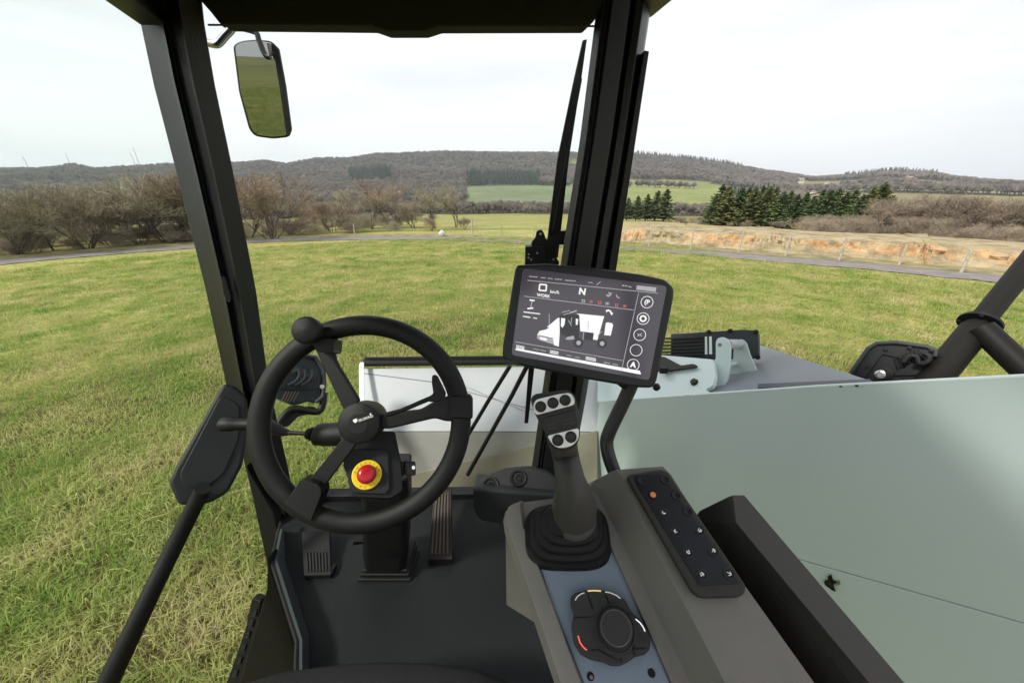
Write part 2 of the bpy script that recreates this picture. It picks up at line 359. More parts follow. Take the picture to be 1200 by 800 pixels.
# cut earth bank right of the lane
def build_bank():
    bm = NB()
    pts = [(x, y) for x, y in lane_px if x >= 700]
    path = smooth_path([at(x, y, Z=-2.5) for x, y in [(700,290)]+pts[1:]], 26)
    prof = [(2.2, -.05), (2.5, .07), (2.8, .14), (3.05, .30), (3.15, .44), (3.3, .58), (3.9, .66), (5.0, .70), (7.0, .68), (9.5, .15), (13, -1.6)]
    rows = []
    for i, p in enumerate(path):
        t = path[min(i+1, len(path)-1)]-path[max(i-1, 0)]; t.z = 0; t.normalize(); n = Vector((-t.y, t.x, 0))
        u = i/len(path); h = min(1, max(.0, u*7+.35))*(.98+.10*math.sin(i*.11)) ; row = []
        for k, (d, z) in enumerate(prof):
            rough = .12 if 2 <= k <= 5 else .04
            q = p+n*(d+rough*math.sin(i*.83+k)+rough*random.uniform(-1, 1)); row.append(bm.verts.new((q.x, q.y, z*h+.02+random.uniform(-1, 1)*rough*.25)))
        rows.append(row)
    for i in range(len(rows)-1):
        for j in range(len(prof)-1): bm.faces.new((rows[i][j], rows[i][j+1], rows[i+1][j+1], rows[i+1][j]))
    m = mat('cut_earth', (.5, .3, .14), .95); t = m.node_tree; b = t.nodes['Principled BSDF']
    g = t.nodes.new('ShaderNodeNewGeometry'); sp = t.nodes.new('ShaderNodeSeparateXYZ'); t.links.new(g.outputs['True Normal'], sp.inputs[0])
    n1 = t.nodes.new('ShaderNodeTexNoise'); n1.inputs['Scale'].default_value = 1.3; n1.inputs['Detail'].default_value = 8; n1.inputs['Roughness'].default_value = .75; t.links.new(g.outputs['Position'], n1.inputs['Vector'])
    e = t.nodes.new('ShaderNodeValToRGB'); e.color_ramp.elements[0].position = .36; e.color_ramp.elements[0].color = (.33, .18, .075, 1); e.color_ramp.elements[1].position = .62; e.color_ramp.elements[1].color = (.60, .40, .22, 1); t.links.new(n1.outputs['Fac'], e.inputs[0])
    s2 = t.nodes.new('ShaderNodeValToRGB'); s2.color_ramp.elements[0].position = .36; s2.color_ramp.elements[0].color = (.17, .14, .07, 1); s2.color_ramp.elements[1].position = .6; s2.color_ramp.elements[1].color = (.42, .34, .21, 1); t.links.new(n1.outputs['Fac'], s2.inputs[0])
    n3 = t.nodes.new('ShaderNodeTexNoise'); n3.inputs['Scale'].default_value = .28; n3.inputs['Detail'].default_value = 3; t.links.new(g.outputs['Position'], n3.inputs['Vector'])
    m3 = t.nodes.new('ShaderNodeMapRange'); m3.inputs[1].default_value = .52; m3.inputs[2].default_value = .6; t.links.new(n3.outputs['Fac'], m3.inputs[0])
    em = t.nodes.new('ShaderNodeMix'); em.data_type = 'RGBA'; t.links.new(m3.outputs[0], em.inputs[0]); t.links.new(e.outputs[0], em.inputs[6]); t.links.new(s2.outputs[0], em.inputs[7])
    mr = t.nodes.new('ShaderNodeMapRange'); mr.inputs[1].default_value = .6; mr.inputs[2].default_value = .9; t.links.new(sp.outputs['Z'], mr.inputs[0])
    mm = t.nodes.new('ShaderNodeMix'); mm.data_type = 'RGBA'; t.links.new(mr.outputs[0], mm.inputs[0]); t.links.new(em.outputs[2], mm.inputs[6]); t.links.new(s2.outputs[0], mm.inputs[7]); t.links.new(mm.outputs[2], b.inputs['Base Color'])
    bp = t.nodes.new('ShaderNodeBump'); bp.inputs['Distance'].default_value = .15; n2 = t.nodes.new('ShaderNodeTexNoise'); n2.inputs['Scale'].default_value = 4; n2.inputs['Detail'].default_value = 6; t.links.new(g.outputs['Position'], n2.inputs['Vector']); t.links.new(n2.outputs['Fac'], bp.inputs['Height']); t.links.new(bp.outputs[0], b.inputs['Normal'])
    obj('earth_bank', bm, m, smooth=20, kind='structure')
build_bank()

# ------------------------------------------------------------------ vegetation
def tri_mesh(name, V, Fc, mats, midx=None):
    me = bpy.data.meshes.new(name); V = np.asarray(V, float).reshape(-1, 3); Fc = np.asarray(Fc, int)
    me.vertices.add(len(V)); me.vertices.foreach_set('co', V.ravel()); k = Fc.shape[1]
    me.loops.add(Fc.size); me.loops.foreach_set('vertex_index', Fc.ravel()); me.polygons.add(len(Fc))
    me.polygons.foreach_set('loop_start', np.arange(0, Fc.size, k)); me.polygons.foreach_set('loop_total', np.full(len(Fc), k))
    for m in mats: me.materials.append(m)
    if midx is not None: me.polygons.foreach_set('material_index', midx)
    me.update(calc_edges=True); me.validate(); return me
def foliage_mat(name, c1, c2, transl=0.0, rnd=.5, extra=None, nscale=.6):
    m = bpy.data.materials.new(name); m.use_nodes = True; t = m.node_tree; b = t.nodes['Principled BSDF']; b.inputs['Roughness'].default_value = .8; b.inputs['Specular IOR Level'].default_value = .2
    oi = t.nodes.new('ShaderNodeObjectInfo'); g = t.nodes.new('ShaderNodeNewGeometry'); n = t.nodes.new('ShaderNodeTexNoise'); n.inputs['Scale'].default_value = nscale; n.inputs['Detail'].default_value = 4
    t.links.new(g.outputs['Position'], n.inputs['Vector'])
    ad = t.nodes.new('ShaderNodeMath'); ad.operation = 'MULTIPLY_ADD'; ad.inputs[1].default_value = rnd; t.links.new(oi.outputs['Random'], ad.inputs[0])
    sc = t.nodes.new('ShaderNodeMapRange'); sc.inputs[1].default_value = .3; sc.inputs[2].default_value = .7; sc.inputs[3].default_value = 0; sc.inputs[4].default_value = 1-rnd; t.links.new(n.outputs['Fac'], sc.inputs[0]); t.links.new(sc.outputs[0], ad.inputs[2])
    r = t.nodes.new('ShaderNodeValToRGB'); r.color_ramp.elements[0].color = (*c1, 1); r.color_ramp.elements[1].color = (*c2, 1)
    for p, c in (extra or []): e = r.color_ramp.elements.new(p); e.color = (*c, 1)
    t.links.new(ad.outputs[0], r.inputs[0]); t.links.new(r.outputs[0], b.inputs['Base Color'])
    if transl:
        tr = t.nodes.new('ShaderNodeBsdfTranslucent'); t.links.new(r.outputs[0], tr.inputs[0]); ms = t.nodes.new('ShaderNodeMixShader'); ms.inputs[0].default_value = transl
        t.links.new(b.outputs[0], ms.inputs[1]); t.links.new(tr.outputs[0], ms.inputs[2]); t.links.new(ms.outputs[0], t.nodes['Material Output'].inputs[0])
    return m
M_GRASS = foliage_mat('grass_blades', (.05, .17, .025), (.66, .57, .36), .4, .42, [(.2, (.20, .32, .06)), (.5, (.36, .41, .12)), (.78, (.52, .48, .22))], 1.2)
M_BARK = mat('bark', (.10, .085, .065), .9, vary=.3, vscale=3)
M_TWIGR = foliage_mat('reddish_twigs', (.21, .16, .12), (.38, .29, .21), 0, .4)
M_TWIGG = foliage_mat('olive_twigs', (.24, .215, .15), (.42, .37, .26), 0, .4)
M_TWIGB = foliage_mat('brown_twigs', (.20, .165, .125), (.36, .29, .225), 0, .4)
M_NEEDLE = foliage_mat('needles', (.045, .075, .03), (.125, .165, .06), 0, .5, nscale=1.2)
M_NEEDLE2 = foliage_mat('needles_olive', (.07, .09, .03), (.17, .18, .06), 0, .5, nscale=1.2)
M_FARTWIG = foliage_mat('far_bare_crowns', (.125, .11, .095), (.31, .27, .23), 0, .6, nscale=.02)
M_FARNEED = foliage_mat('far_needles', (.05, .075, .055), (.09, .115, .07), 0, .5, nscale=.05)

def strips(P0, P1, w0, w1):
    """thin tapering flat blades from P0 to P1 (arrays), random facing"""
    P0 = np.asarray(P0); P1 = np.asarray(P1); d = P1-P0; q = rng.normal(size=d.shape); s = np.cross(d, q); s /= np.linalg.norm(s, axis=1)[:, None]+1e-9
    V = np.stack([P0-s*w0, P0+s*w0, P1+s*w1, P1-s*w1], 1); n = len(P0); return V.reshape(-1, 3), np.arange(n*4).reshape(n, 4)
def bare_tree(h, spread, stems, seed, twigs=6, wmul=1.):
    """branch skeleton -> (trunk mesh arrays, twig arrays)"""
    rs = np.random.default_rng(seed); wood = []; tw = []
    def grow(p, d, l, r, lev):
        n = 4; pts = [p]
        for k in range(n):
            d = d+rs.normal(size=3)*.13+np.array([0, 0, .06]); d /= np.linalg.norm(d); p = p+d*l/n; pts.append(p)
        wood.append((np.array(pts), r, r*.5, lev))
        if lev >= 2:
            if lev == 2: twn = 3
            else: twn = twigs
            for _ in range(twn):
                k = rs.integers(1, n+1); dd = d+rs.normal(size=3)*.55; dd[2] = abs(dd[2])*.7+.15; dd /= np.linalg.norm(dd)
                b0 = pts[k]; b1 = b0+dd*l*rs.uniform(.6, 1.3); tw.append((b0, b1))
                for _ in range(2):
                    d3 = dd+rs.normal(size=3)*.5; d3 /= np.linalg.norm(d3); s = b0+(b1-b0)*rs.uniform(.3, .9); tw.append((s, s+d3*l*rs.uniform(.3, .7)))
            if lev >= 3: return
        for _ in range(rs.integers(3, 5)):
            k = rs.integers(2, n+1) if lev else rs.integers(1, n+1); dd = d+rs.normal(size=3)*(.42 if lev else .38); dd[2] = max(dd[2], .02)+.1; dd /= np.linalg.norm(dd)
            grow(pts[k], dd, l*rs.uniform(.55, .8), r*.55, lev+1)
    for s in range(stems):
        a = rs.uniform(0, 6.28); d = np.array([math.cos(a)*spread, math.sin(a)*spread, 1.]); d /= np.linalg.norm(d)
        grow(np.array([math.cos(a)*.12*(stems > 1), math.sin(a)*.12*(stems > 1), -.1]), d, h*.42, .022*h/ (1+.25*stems), 0)
    V = []; Fq = []
    for pts, r0, r1, lev in wood:
        sg = 5 if lev < 2 else 3; t = pts[-1]-pts[0]; t /= np.linalg.norm(t); a = np.cross(t, [.3, .9, .1]); a /= np.linalg.norm(a); b = np.cross(t, a); base = len(V)
        for i, p in enumerate(pts):
            rr = max(r0+(r1-r0)*i/(len(pts)-1), .006)
            for k in range(sg): u = 2*math.pi*k/sg; V.append(p+(a*math.cos(u)+b*math.sin(u))*rr)
        for i in range(len(pts)-1):
            for k in range(sg): k2 = (k+1) % sg; Fq.append((base+i*sg+k, base+i*sg+k2, base+(i+1)*sg+k2, base+(i+1)*sg+k))
    tw0 = np.array([a for a, b in tw]); tw1 = np.array([b for a, b in tw]); zt95 = np.percentile(tw1[:, 2], 96); k = (tw1[:, 2] < zt95) & (tw0[:, 2] > .15); TV, TF = strips(tw0[k], tw1[k], .0048*wmul, .0018*wmul)
    return np.array(V), np.array(Fq), TV, TF
def conifer(h, seed, dens=1.):
    rs = np.random.default_rng(seed); V = [[0, 0, -.3]]; Fq = []
    tv = []; sg = 6
    for z, r in ((-.3, .02*h), (h*.5, .012*h), (h*.98, .002*h)):
        for k in range(sg): u = 2*math.pi*k/sg; tv.append((r*math.cos(u), r*math.sin(u), z))
    tf = [(i*sg+k, i*sg+(k+1) % sg, (i+1)*sg+(k+1) % sg, (i+1)*sg+k) for i in range(2) for k in range(sg)]
    P0 = []; P1 = []; nb = int(210*dens)
    for i in range(nb):
        u = i/nb; z = h*(.08+.9*u); rad = h*.27*(1-u)**.75*rs.uniform(.65, 1.15)+.05; a = rs.uniform(0, 6.28); dirn = np.array([math.cos(a), math.sin(a), 0]); base = np.array([0, 0, z]); tip = base+dirn*rad+np.array([0, 0, rad*rs.uniform(-.15, .45)])
        nn = 9
        for k in range(nn):
            f = (k+.6)/nn; s = base+(tip-base)*f; sd_ = np.array([-dirn[1], dirn[0], 0])*rs.choice([-1, 1]); e = s+(dirn*.6+sd_*rs.uniform(.2, .9)+np.array([0, 0, rs.uniform(-.35, .3)]))*rad*.4*(1.1-f*.6); P0.append(s); P1.append(e)
    TV, TF = strips(P0, P1, .032*h**.7, .010*h**.7)
    return np.array(tv), np.array(tf), TV, TF
KINDS = {}
def kind_meshes(key, fn, m):
    if key not in KINDS:
        a, b, c, d = fn(); top = np.percentile(c[:, 2], 99.7); a[:, 2] = np.minimum(a[:, 2], top); KINDS[key] = (tri_mesh('trunk', a, b, [M_BARK]), tri_mesh('crown', c, d, [m]), top)
    return KINDS[key]
def plant(name, x, y, key, fn, m, label, cat, group, sc=1., rz=0., wide=1.03):
    tr, cr_, top = kind_meshes(key, fn, m)
    z = tz(x, y); q = ray(sc[0], sc[1]); sc = (2.5+q.z/math.hypot(q.x, q.y)*math.hypot(x, y)-z)/top; e = empty(name, (x, y, z-.03), label, cat, group); e.rotation_euler.z = rz; e.scale = (sc*wide, sc*wide, sc)
    for n, me in (('trunk', tr), ('crown', cr_)):
        o = bpy.data.objects.new(n, me); COL.objects.link(o); o.parent = e
    return e
def polar(px, r, py=225):
    q = ray(px, py); l = math.hypot(q.x, q.y); return q.x/l*r, q.y/l*r
TG = 'bare bushes along the far side of the lane'
bush_spots = [  # pixel column, distance, height, spread, kind, label
 (-70, 27, 215, .8, 'g', 'olive bare bush at the very left, half outside the photo'),
 (6, 26.5, 229, .8, 'g', 'olive bare bush behind the lane at the left edge of the photo'),
 (52, 31, 262, .8, 'g', 'low olive bush between the left edge bush and the pale leaning stem'),
 (97, 27, 226, .95, 'b', 'wide brown bush with several dark stems, right of the pale leaning stem'),
 (128, 29, 222, .8, 'g', 'olive brown bush between the two wide bushes left of the cab pillar'),
 (163, 27, 224, .95, 'b', 'wide brown bush with fanned stems left of the cab pillar'),
 (197, 28, 211, .8, 'g', 'tall olive bush whose right side goes behind the left cab pillar'),
 (235, 28, 206, .8, 'r', 'bush mostly hidden behind the left cab pillar'),
 (318, 25.5, 207, .85, 'r', 'large reddish bush right of the left cab pillar, biggest of the row'),
 (290, 27, 211, .85, 'r', 'reddish bush touching the right edge of the left cab pillar'),
 (368, 31, 236, .6, 'b', 'thin brown tree group right of the large reddish bush'),
 (392, 28, 243, .7, 'r', 'small reddish brown bush left of the short pale post'),
 (408, 30, 227, .6, 'g', 'olive tree just behind the short pale post'),
 (436, 30, 222, .6, 'r', 'tall reddish tree right of the short pale post'),
 (463, 32, 216, .5, 'r', 'reddish tree above the mown strip left of the white stone'),
 (487, 30, 243, .7, 'b', 'low brown tree with arching branches left of the white stone'),
 (512, 29, 224, .45, 'y', 'pale upright tree standing behind the white stone'),
 (535, 30, 222, .4, 'y', 'thin pale tree right of the white stone'),
 (545, 27.5, 262, 1., 'b', 'low brown thicket beside the first leaning fence post'),
 (507, 26.5, 262, 1., 'r', 'low dark red bush left of the white stone'),
]
MK = {'g': M_TWIGG, 'b': M_TWIGB, 'r': M_TWIGR, 'y': M_TWIGG}
for i, (px, r, h, spd, k, lab) in enumerate(bush_spots):
    x, y = polar(px, r, 280)
    var = i % 2; st = 6 if spd > .6 else 2
    plant('bare_bush' if h > 224 else 'bare_tree', x, y, ('bush', k, st, var), lambda: bare_tree(3.4, .75 if st > 2 else .3, st, 31+7*var+ord(k), 7 if st > 2 else 8, 1.35), MK[k], lab, 'bush' if h > 224 else 'tree', TG, (px, h-7), i*1.3)
x, y = polar(62, 27.5, 290)
plant('pale_sapling', x, y, 'birch', lambda: bare_tree(4.4, .12, 1, 5, 5), M_TWIGG, 'slender pale leaning sapling among dark bushes on the left', 'tree', None, (50, 232), 0)
# dark conifers right of the right pillar
CG = 'dark conifers beyond the cut bank'
con = [(733,52,240,'first small conifer right of the right cab pillar, half behind it'),(744,53,238,'second conifer of the small clump right of the pillar'),(755,52,236,'third conifer of the small clump right of the pillar'),(766,54,232,'fourth conifer of the small clump, next to the tallest'),(776,52,230,'tallest conifer at the right end of the small clump'),
 (832,44,240,'leftmost dark conifer of the long row above the cut bank'),(846,44,227,'steep dark conifer second from the left in the long row'),(861,45,229,'conifer above the second fence post of the cut bank'),(876,43,228,'green conifer in the left half of the long row'),(892,44,227,'broad green conifer near the bright houses road'),(909,43,233,'conifer standing before the tan track on the hill'),(926,42,236,'conifer left of the tan track on the hill'),(945,42,238,'dark conifer right of the tan track on the hill'),
 (962,40,231,'conifer in the middle right of the long row'),(981,40,233,'conifer just left of the tallest one of the row'),(1000,37,236,'lower conifer in front of the tallest one'),(1020,37,222,'tallest conifer with pointed top in the long row'),(838,46,225,'conifer tucked behind the two leftmost of the long row'),(869,47,228,'dark conifer behind, above the second fence post'),(884,46,226,'pointed conifer rising behind the left half of the row'),(900,46,228,'conifer behind, left of the pale track'),(917,45,232,'dark conifer behind the row, beside the tan track'),(936,44,234,'rear conifer right beside the tan track'),(953,44,231,'rear conifer in the middle of the long row'),(971,43,230,'rear conifer of the right half of the row'),(990,42,231,'rear conifer left of the tallest one'),(1010,40,228,'rear conifer touching the tallest one'),(1034,38,238,'low conifer right of the tallest one'),(1086,38,243,'thin pale green conifer among brown scrub, right'),(1122,36,243,'ragged conifer above the second last fence post'),(1160,35,252,'rightmost small conifer amid brown scrub')]
for i, (px, r, h, lab) in enumerate(con):
    x, y = polar(px, r, 265); v = i % 3; ol = i in (6, 8, 9, 16, 20, 27, 28)
    z = -.2
    plant('conifer', x, y, ('con', v, ol), lambda: conifer(5, 50+v), M_NEEDLE2 if ol else M_NEEDLE, lab, 'conifer', CG, (px, h-9), i*.9, 1.5)
SG = 'brown scrub trees beyond the cut bank'
for i, px in enumerate([800, 852, 868, 905, 935, 958, 990, 1040, 1056, 1072, 1090, 1108, 1126, 1142, 1160, 1178, 1197, 1218, 1240, 1265]):
    r = random.uniform(31, 34) if px > 1030 else random.uniform(37, 40); x, y = polar(px, r, 285); v = i % 3
    h = random.uniform(234, 244)+(px-1040)*.03 if px > 1030 else random.uniform(262, 272)
    labs = {800: 'brown thicket in the gap between the two conifer groups', 852: 'leafless brown bush before the left conifers of the long row', 868: 'leafless brown bush behind the second fence post', 905: 'leaning bare brown tree before the middle conifers', 935: 'small bare tree at the foot of the tan hill track', 958: 'fan shaped bare tree in front of dark conifers', 990: 'bare bush left of the tallest conifer',
 1040: 'brown scrub tree directly right of the tallest conifer', 1056: 'brown scrub tree above the fourth fence post from the right bank end', 1072: 'brown scrub tree left of the thin pale green conifer', 1090: 'brown scrub tree around the thin pale green conifer', 1108: 'brown scrub tree between the pale conifer and the ragged one', 1126: 'brown scrub tree in front of the ragged conifer',
 1142: 'brown scrub tree behind the rightmost leaning fence post', 1160: 'brown scrub tree around the rightmost small conifer', 1178: 'brown scrub tree just left of where the black tube leaves the photo', 1197: 'brown scrub tree at the right edge of the photo', 1218: 'brown scrub tree just beyond the right edge of the photo', 1240: 'second brown scrub tree beyond the right photo edge', 1265: 'farthest brown scrub tree beyond the right photo edge'}
    plant('scrub_tree', x, y, ('scrub', v), lambda: bare_tree(3.4, .45, 5, 90+v, 7, 1.5), M_TWIGB, labs[px], 'tree', SG, (px, h-11), i*1.1)

# far woods: one mass, instanced crowns
def gn_scatter(name, pts, rot, scl, idx, protos, kind='stuff'):
    me = bpy.data.meshes.new(name); me.vertices.add(len(pts)); me.vertices.foreach_set('co', np.asarray(pts, float).ravel())
    a = me.attributes.new('rotz', 'FLOAT', 'POINT'); a.data.foreach_set('value', np.asarray(rot, float)); a = me.attributes.new('scl', 'FLOAT', 'POINT'); a.data.foreach_set('value', np.asarray(scl, float)); a = me.attributes.new('pick', 'INT', 'POINT'); a.data.foreach_set('value', np.asarray(idx, np.int32))
    ob = bpy.data.objects.new(name, me); COL.objects.link(ob); ob['kind'] = kind
    g = bpy.data.node_groups.new(name, 'GeometryNodeTree'); g.interface.new_socket('Geometry', in_out='INPUT', socket_type='NodeSocketGeometry'); g.interface.new_socket('Geometry', in_out='OUTPUT', socket_type='NodeSocketGeometry')
    N = g.nodes; Lk = g.links; gi = N.new('NodeGroupInput'); go = N.new('NodeGroupOutput'); jo = N.new('GeometryNodeJoinGeometry')
    def attr(nm, ty): q = N.new('GeometryNodeInputNamedAttribute'); q.data_type = ty; q.inputs[0].default_value = nm; return q.outputs[0]
    pick = attr('pick', 'INT'); rz = attr('rotz', 'FLOAT'); sc = attr('scl', 'FLOAT')
    cx = N.new('ShaderNodeCombineXYZ'); Lk.new(rz, cx.inputs[2])
    for k, p in enumerate(protos):
        oi = N.new('GeometryNodeObjectInfo'); oi.inputs[0].default_value = p; oi.inputs[1].default_value = True
        ip = N.new('GeometryNodeInstanceOnPoints'); cmp_ = N.new('FunctionNodeCompare'); cmp_.data_type = 'INT'; cmp_.operation = 'EQUAL'; cmp_.inputs[3].default_value = k
        Lk.new(pick, cmp_.inputs[2]); Lk.new(cmp_.outputs[0], ip.inputs['Selection']); Lk.new(gi.outputs[0], ip.inputs['Points']); Lk.new(oi.outputs['Geometry'], ip.inputs['Instance'])
        Lk.new(cx.outputs[0], ip.inputs['Rotation']); Lk.new(sc, ip.inputs['Scale']); Lk.new(ip.outputs[0], jo.inputs[0])
    Lk.new(jo.outputs[0], go.inputs[0]); md = ob.modifiers.new('scatter', 'NODES'); md.node_group = g
    return ob
def far_crown(seed):
    rs = np.random.default_rng(seed); n = 210; d = rs.normal(size=(n, 3)); d[:, 2] = np.abs(d[:, 2])*1.1+.1; d /= np.linalg.norm(d, axis=1)[:, None]
    c = np.array([0, 0, 3.2]); P0 = c+d*rs.uniform(.5, 2.8, (n, 1))*[1, 1, .9]; P1 = c+d*rs.uniform(3., 4.4, (n, 1))*[1, 1, 1.25]
    P0 = np.vstack([P0, [[0, 0, -1]]*3]); P1 = np.vstack([P1, [[.3, 0, 5], [-.4, .2, 5], [.1, -.4, 6]]])
    V, Fq = strips(P0, P1, .26, .10); return V, Fq
def far_conifer(seed):
    rs = np.random.default_rng(seed); n = 130; u = rs.uniform(0, 1, n)**.8; a = rs.uniform(0, 6.28, n); z = 1+11*u; r = 2.3*(1-u)+.2
    P0 = np.stack([r*.2*np.cos(a), r*.2*np.sin(a), z], 1); P1 = np.stack([r*np.cos(a), r*np.sin(a), z-.5], 1); V, Fq = strips(P0, P1, .5, .15); return V, Fq
prot = []
for k in range(4): V, Fq = far_crown(200+k); prot.append(bpy.data.objects.new('far_tree', tri_mesh('far_tree', V, Fq, [M_FARTWIG])))
for k in range(2): V, Fq = far_conifer(210+k); prot.append(bpy.data.objects.new('far_conifer', tri_mesh('far_conifer', V, Fq, [M_FARNEED])))
def woods():
    n = 60000; az = rng.uniform(-64, 64, n); r = np.sqrt(rng.uniform(60**2, 1120**2, n)); x = r*np.sin(np.radians(az)); y = r*np.cos(np.radians(az))
    keep = cover(az, r, x, y)
    dens = np.where(r < 260, 1., np.where(r < 600, .75, .55)); keep &= rng.uniform(0, 1, n) < dens
    keep &= ~((r > 1010))
    hedge = (~keep) & (r > 300) & (fbm(x, y, .03, 2) > .93); keep |= hedge
    az, r, x, y = az[keep], r[keep], x[keep], y[keep]; z = terrain(x, y)
    con_ = ((az > -6.5) & (az < 4) & (r > 490) & (r < 640)) | ((az > -22.5) & (az < -17) & (r > 560) & (r < 760)) | ((az > 10) & (az < 30) & (r > 920)) | ((az > 40) & (az < 47) & (r > 915)) | ((az > 28) & (az < 34) & (r > 270) & (r < 420) & (fbm(x, y, .02, 8) > -.2)) | (fbm(x, y, .011, 12) > .8)
    idx = np.where(con_, rng.integers(4, 6, len(az)), rng.integers(0, 4, len(az)))
    scl = rng.uniform(.65, 1.15, len(az))*np.where(r < 160, .42, np.where(r < 260, .62, .95))
    gn_scatter('far_woods', np.stack([x, y, z-.3], 1), rng.uniform(0, 6.28, len(az)), scl, idx, prot)
    print('far trees', len(az))
woods()
def undergrowth():
    P = []; I = []; Sc = []
    pr = [bpy.data.objects.new('thicket_twigs', kind_meshes(k, None, None)[1]) for k in (('bush', 'g', 6, 0), ('bush', 'b', 6, 1), ('scrub', 0))]
    for a0, a1, r0, r1, n in ((-62, -33, 26.5, 36, 85), (-33, -17, 27, 40, 45), (-28, -12, 44, 60, 30), (23, 40, 44, 52, 40), (38, 62, 28, 46, 190)):
        a = np.radians(rng.uniform(a0, a1, n)); r = rng.uniform(r0, r1, n); x = r*np.sin(a); y = r*np.cos(a)
        P.append(np.stack([x, y, terrain(x, y)-.25], 1)); I.append(rng.integers(0, 3, n)); Sc.append(rng.uniform(.3, .6, n)*(.8 if a0 < 0 and a1 > -34 else .62 if a0 == 23 else 1))
    P = np.concatenate(P); gn_scatter('undergrowth', P, rng.uniform(0, 6.28, len(P)), np.concatenate(Sc), np.concatenate(I), pr)
undergrowth()
# grass
def tuft(seed, nb, h, rad, wd):
    rs = np.random.default_rng(seed); V = []; Fq = []
    for i in range(nb):
        a = rs.uniform(0, 6.28); p = np.array([rs.normal()*rad, rs.normal()*rad, -.01]); d = np.array([math.cos(a), math.sin(a), 0]); s = np.array([-d[1], d[0], 0])*wd*rs.uniform(.6, 1.2)
        l = h*rs.uniform(.5, 1.25); ln = rs.uniform(.2, 1.1); m = p+d*l*ln*.35+np.array([0, 0, l*.62]); e = p+d*l*ln+np.array([0, 0, l*(1.-.45*ln)])
        b = len(V); V += [p-s, p+s, m+s*.8, m-s*.8, e+s*.15, e-s*.15]; Fq += [(b, b+1, b+2, b+3), (b+3, b+2, b+4, b+5)]
    return V, Fq
gp = []
for k in range(5): V, Fq = tuft(300+k, 15, .11, .045, .0032); gp.append(bpy.data.objects.new('grass_tuft', tri_mesh('grass_tuft', V, Fq, [M_GRASS])))
for k in range(3): V, Fq = tuft(320+k, 40, .085, .13, .0045); gp.append(bpy.data.objects.new('grass_patch', tri_mesh('grass_patch', V, Fq, [M_GRASS])))
def meadow():
    P = []; I = []; Sc = []
    for r0, r1, dens, lo, hi, s in ((1.2, 5.5, 480, 0, 5, 1.), (5.5, 10, 90, 5, 8, .9), (10, 16, 42, 5, 8, 1.), (16, 21.8, 26, 5, 8, 1.1)):
        n = int(dens*R(128)/2*(r1*r1-r0*r0)); a = rng.uniform(-R(76), R(64), n); r = np.sqrt(rng.uniform(r0*r0, r1*r1, n)); x = r*np.sin(a); y = r*np.cos(a)
        k = ~((x > -.9) & (x < 1.9) & (y < 1.55)) & ~((x > -.3) & (x < 2.2) & (y < 2.3)) & ~((x > 9) & (r > 17.2)); k &= (r < 17.3) | (a < .55)
        bare = (fbm(x, y, 2.7, 21) > .68) & (np.hypot(x, y) < 9); k &= ~bare | (rng.uniform(0, 1, n) < .15)
        x, y = x[k], y[k]; P.append(np.stack([x, y, terrain(x, y)], 1)); I.append(rng.integers(lo, hi, len(x))); Sc.append(s*rng.uniform(.55, 1.25, len(x))*(1+.3*fbm(x, y, .9, 17)+.3*fbm(x, y, 4.1, 18)))
    n = 14000; a = rng.uniform(R(-176), R(-140), n); r = rng.uniform(4, 75, n); x = r*np.sin(a); y = r*np.cos(a); P.append(np.stack([x, y, terrain(x, y)], 1)); I.append(rng.integers(5, 8, n)); Sc.append(rng.uniform(1., 2.2, n)*np.clip(r/9, 1, 4.))
    P = np.concatenate(P); I = np.concatenate(I); Sc = np.concatenate(Sc); print('tufts', len(P))
    gn_scatter('grass', P, rng.uniform(0, 6.28, len(P)), Sc, I, gp)
meadow()

# fence along the lane
fence = empty('fence', at(817, 292, Z=-2.5), 'wire fence of weathered leaning posts along the far side of the lane', 'fence')
posts = [(416,278,262,1),(554,278,256,1.4),(588,281,263,.8),(625,283,264,.8),(760,289,266,.8),(809,293,265,1.2),(865,297,270,1.2),(920,301,275,1.2),(983,306,279,1.2),(1053,311,286,1.3),(1126,320,292,1.4)]
tops = []
for bx, by, ty, wd in posts:
    b0 = at(bx, by, Z=-2.5); b0.z = 0; q = ray(bx+(bx-560)*.025, ty); hgt = 2.5+q.z/math.hypot(q.x, q.y)*math.hypot(b0.x, b0.y)
    bm = NB(); lean = Vector((random.uniform(-.06, .06), random.uniform(-.05, .05), 0))*hgt
    tube(bm, [b0+Vector((0, 0, -.1)), b0+lean*.5+Vector((0, 0, hgt*.5)), b0+lean+Vector((0, 0, hgt))], [.036*wd, .033*wd, .03*wd], 7)
    obj('post', bm, M_WOODP, fence); tops.append((b0, b0+lean+Vector((0, 0, hgt))))
for f in (.45, .85):
    for seg in ((1, 4), (4, 11)):
        bm = NB(); L_ = [b.lerp(t, f) for b, t in tops[seg[0]:seg[1]]]; tube(bm, L_, .006, 4); obj('wire', bm, M_WIRE, fence)
bm = NB(); bmesh.ops.create_icosphere(bm, subdivisions=2, radius=.2)
q0 = at(518, 277, Z=-2.5)
for v in bm.verts: v.co = v.co*random.uniform(.85, 1.1); v.co.z *= 1.1; v.co += Vector((q0.x, q0.y, .15))
obj('marker_stone', bm, M_STONE, label='small white marker stone beside the lane, in front of pale trees', cat='stone')
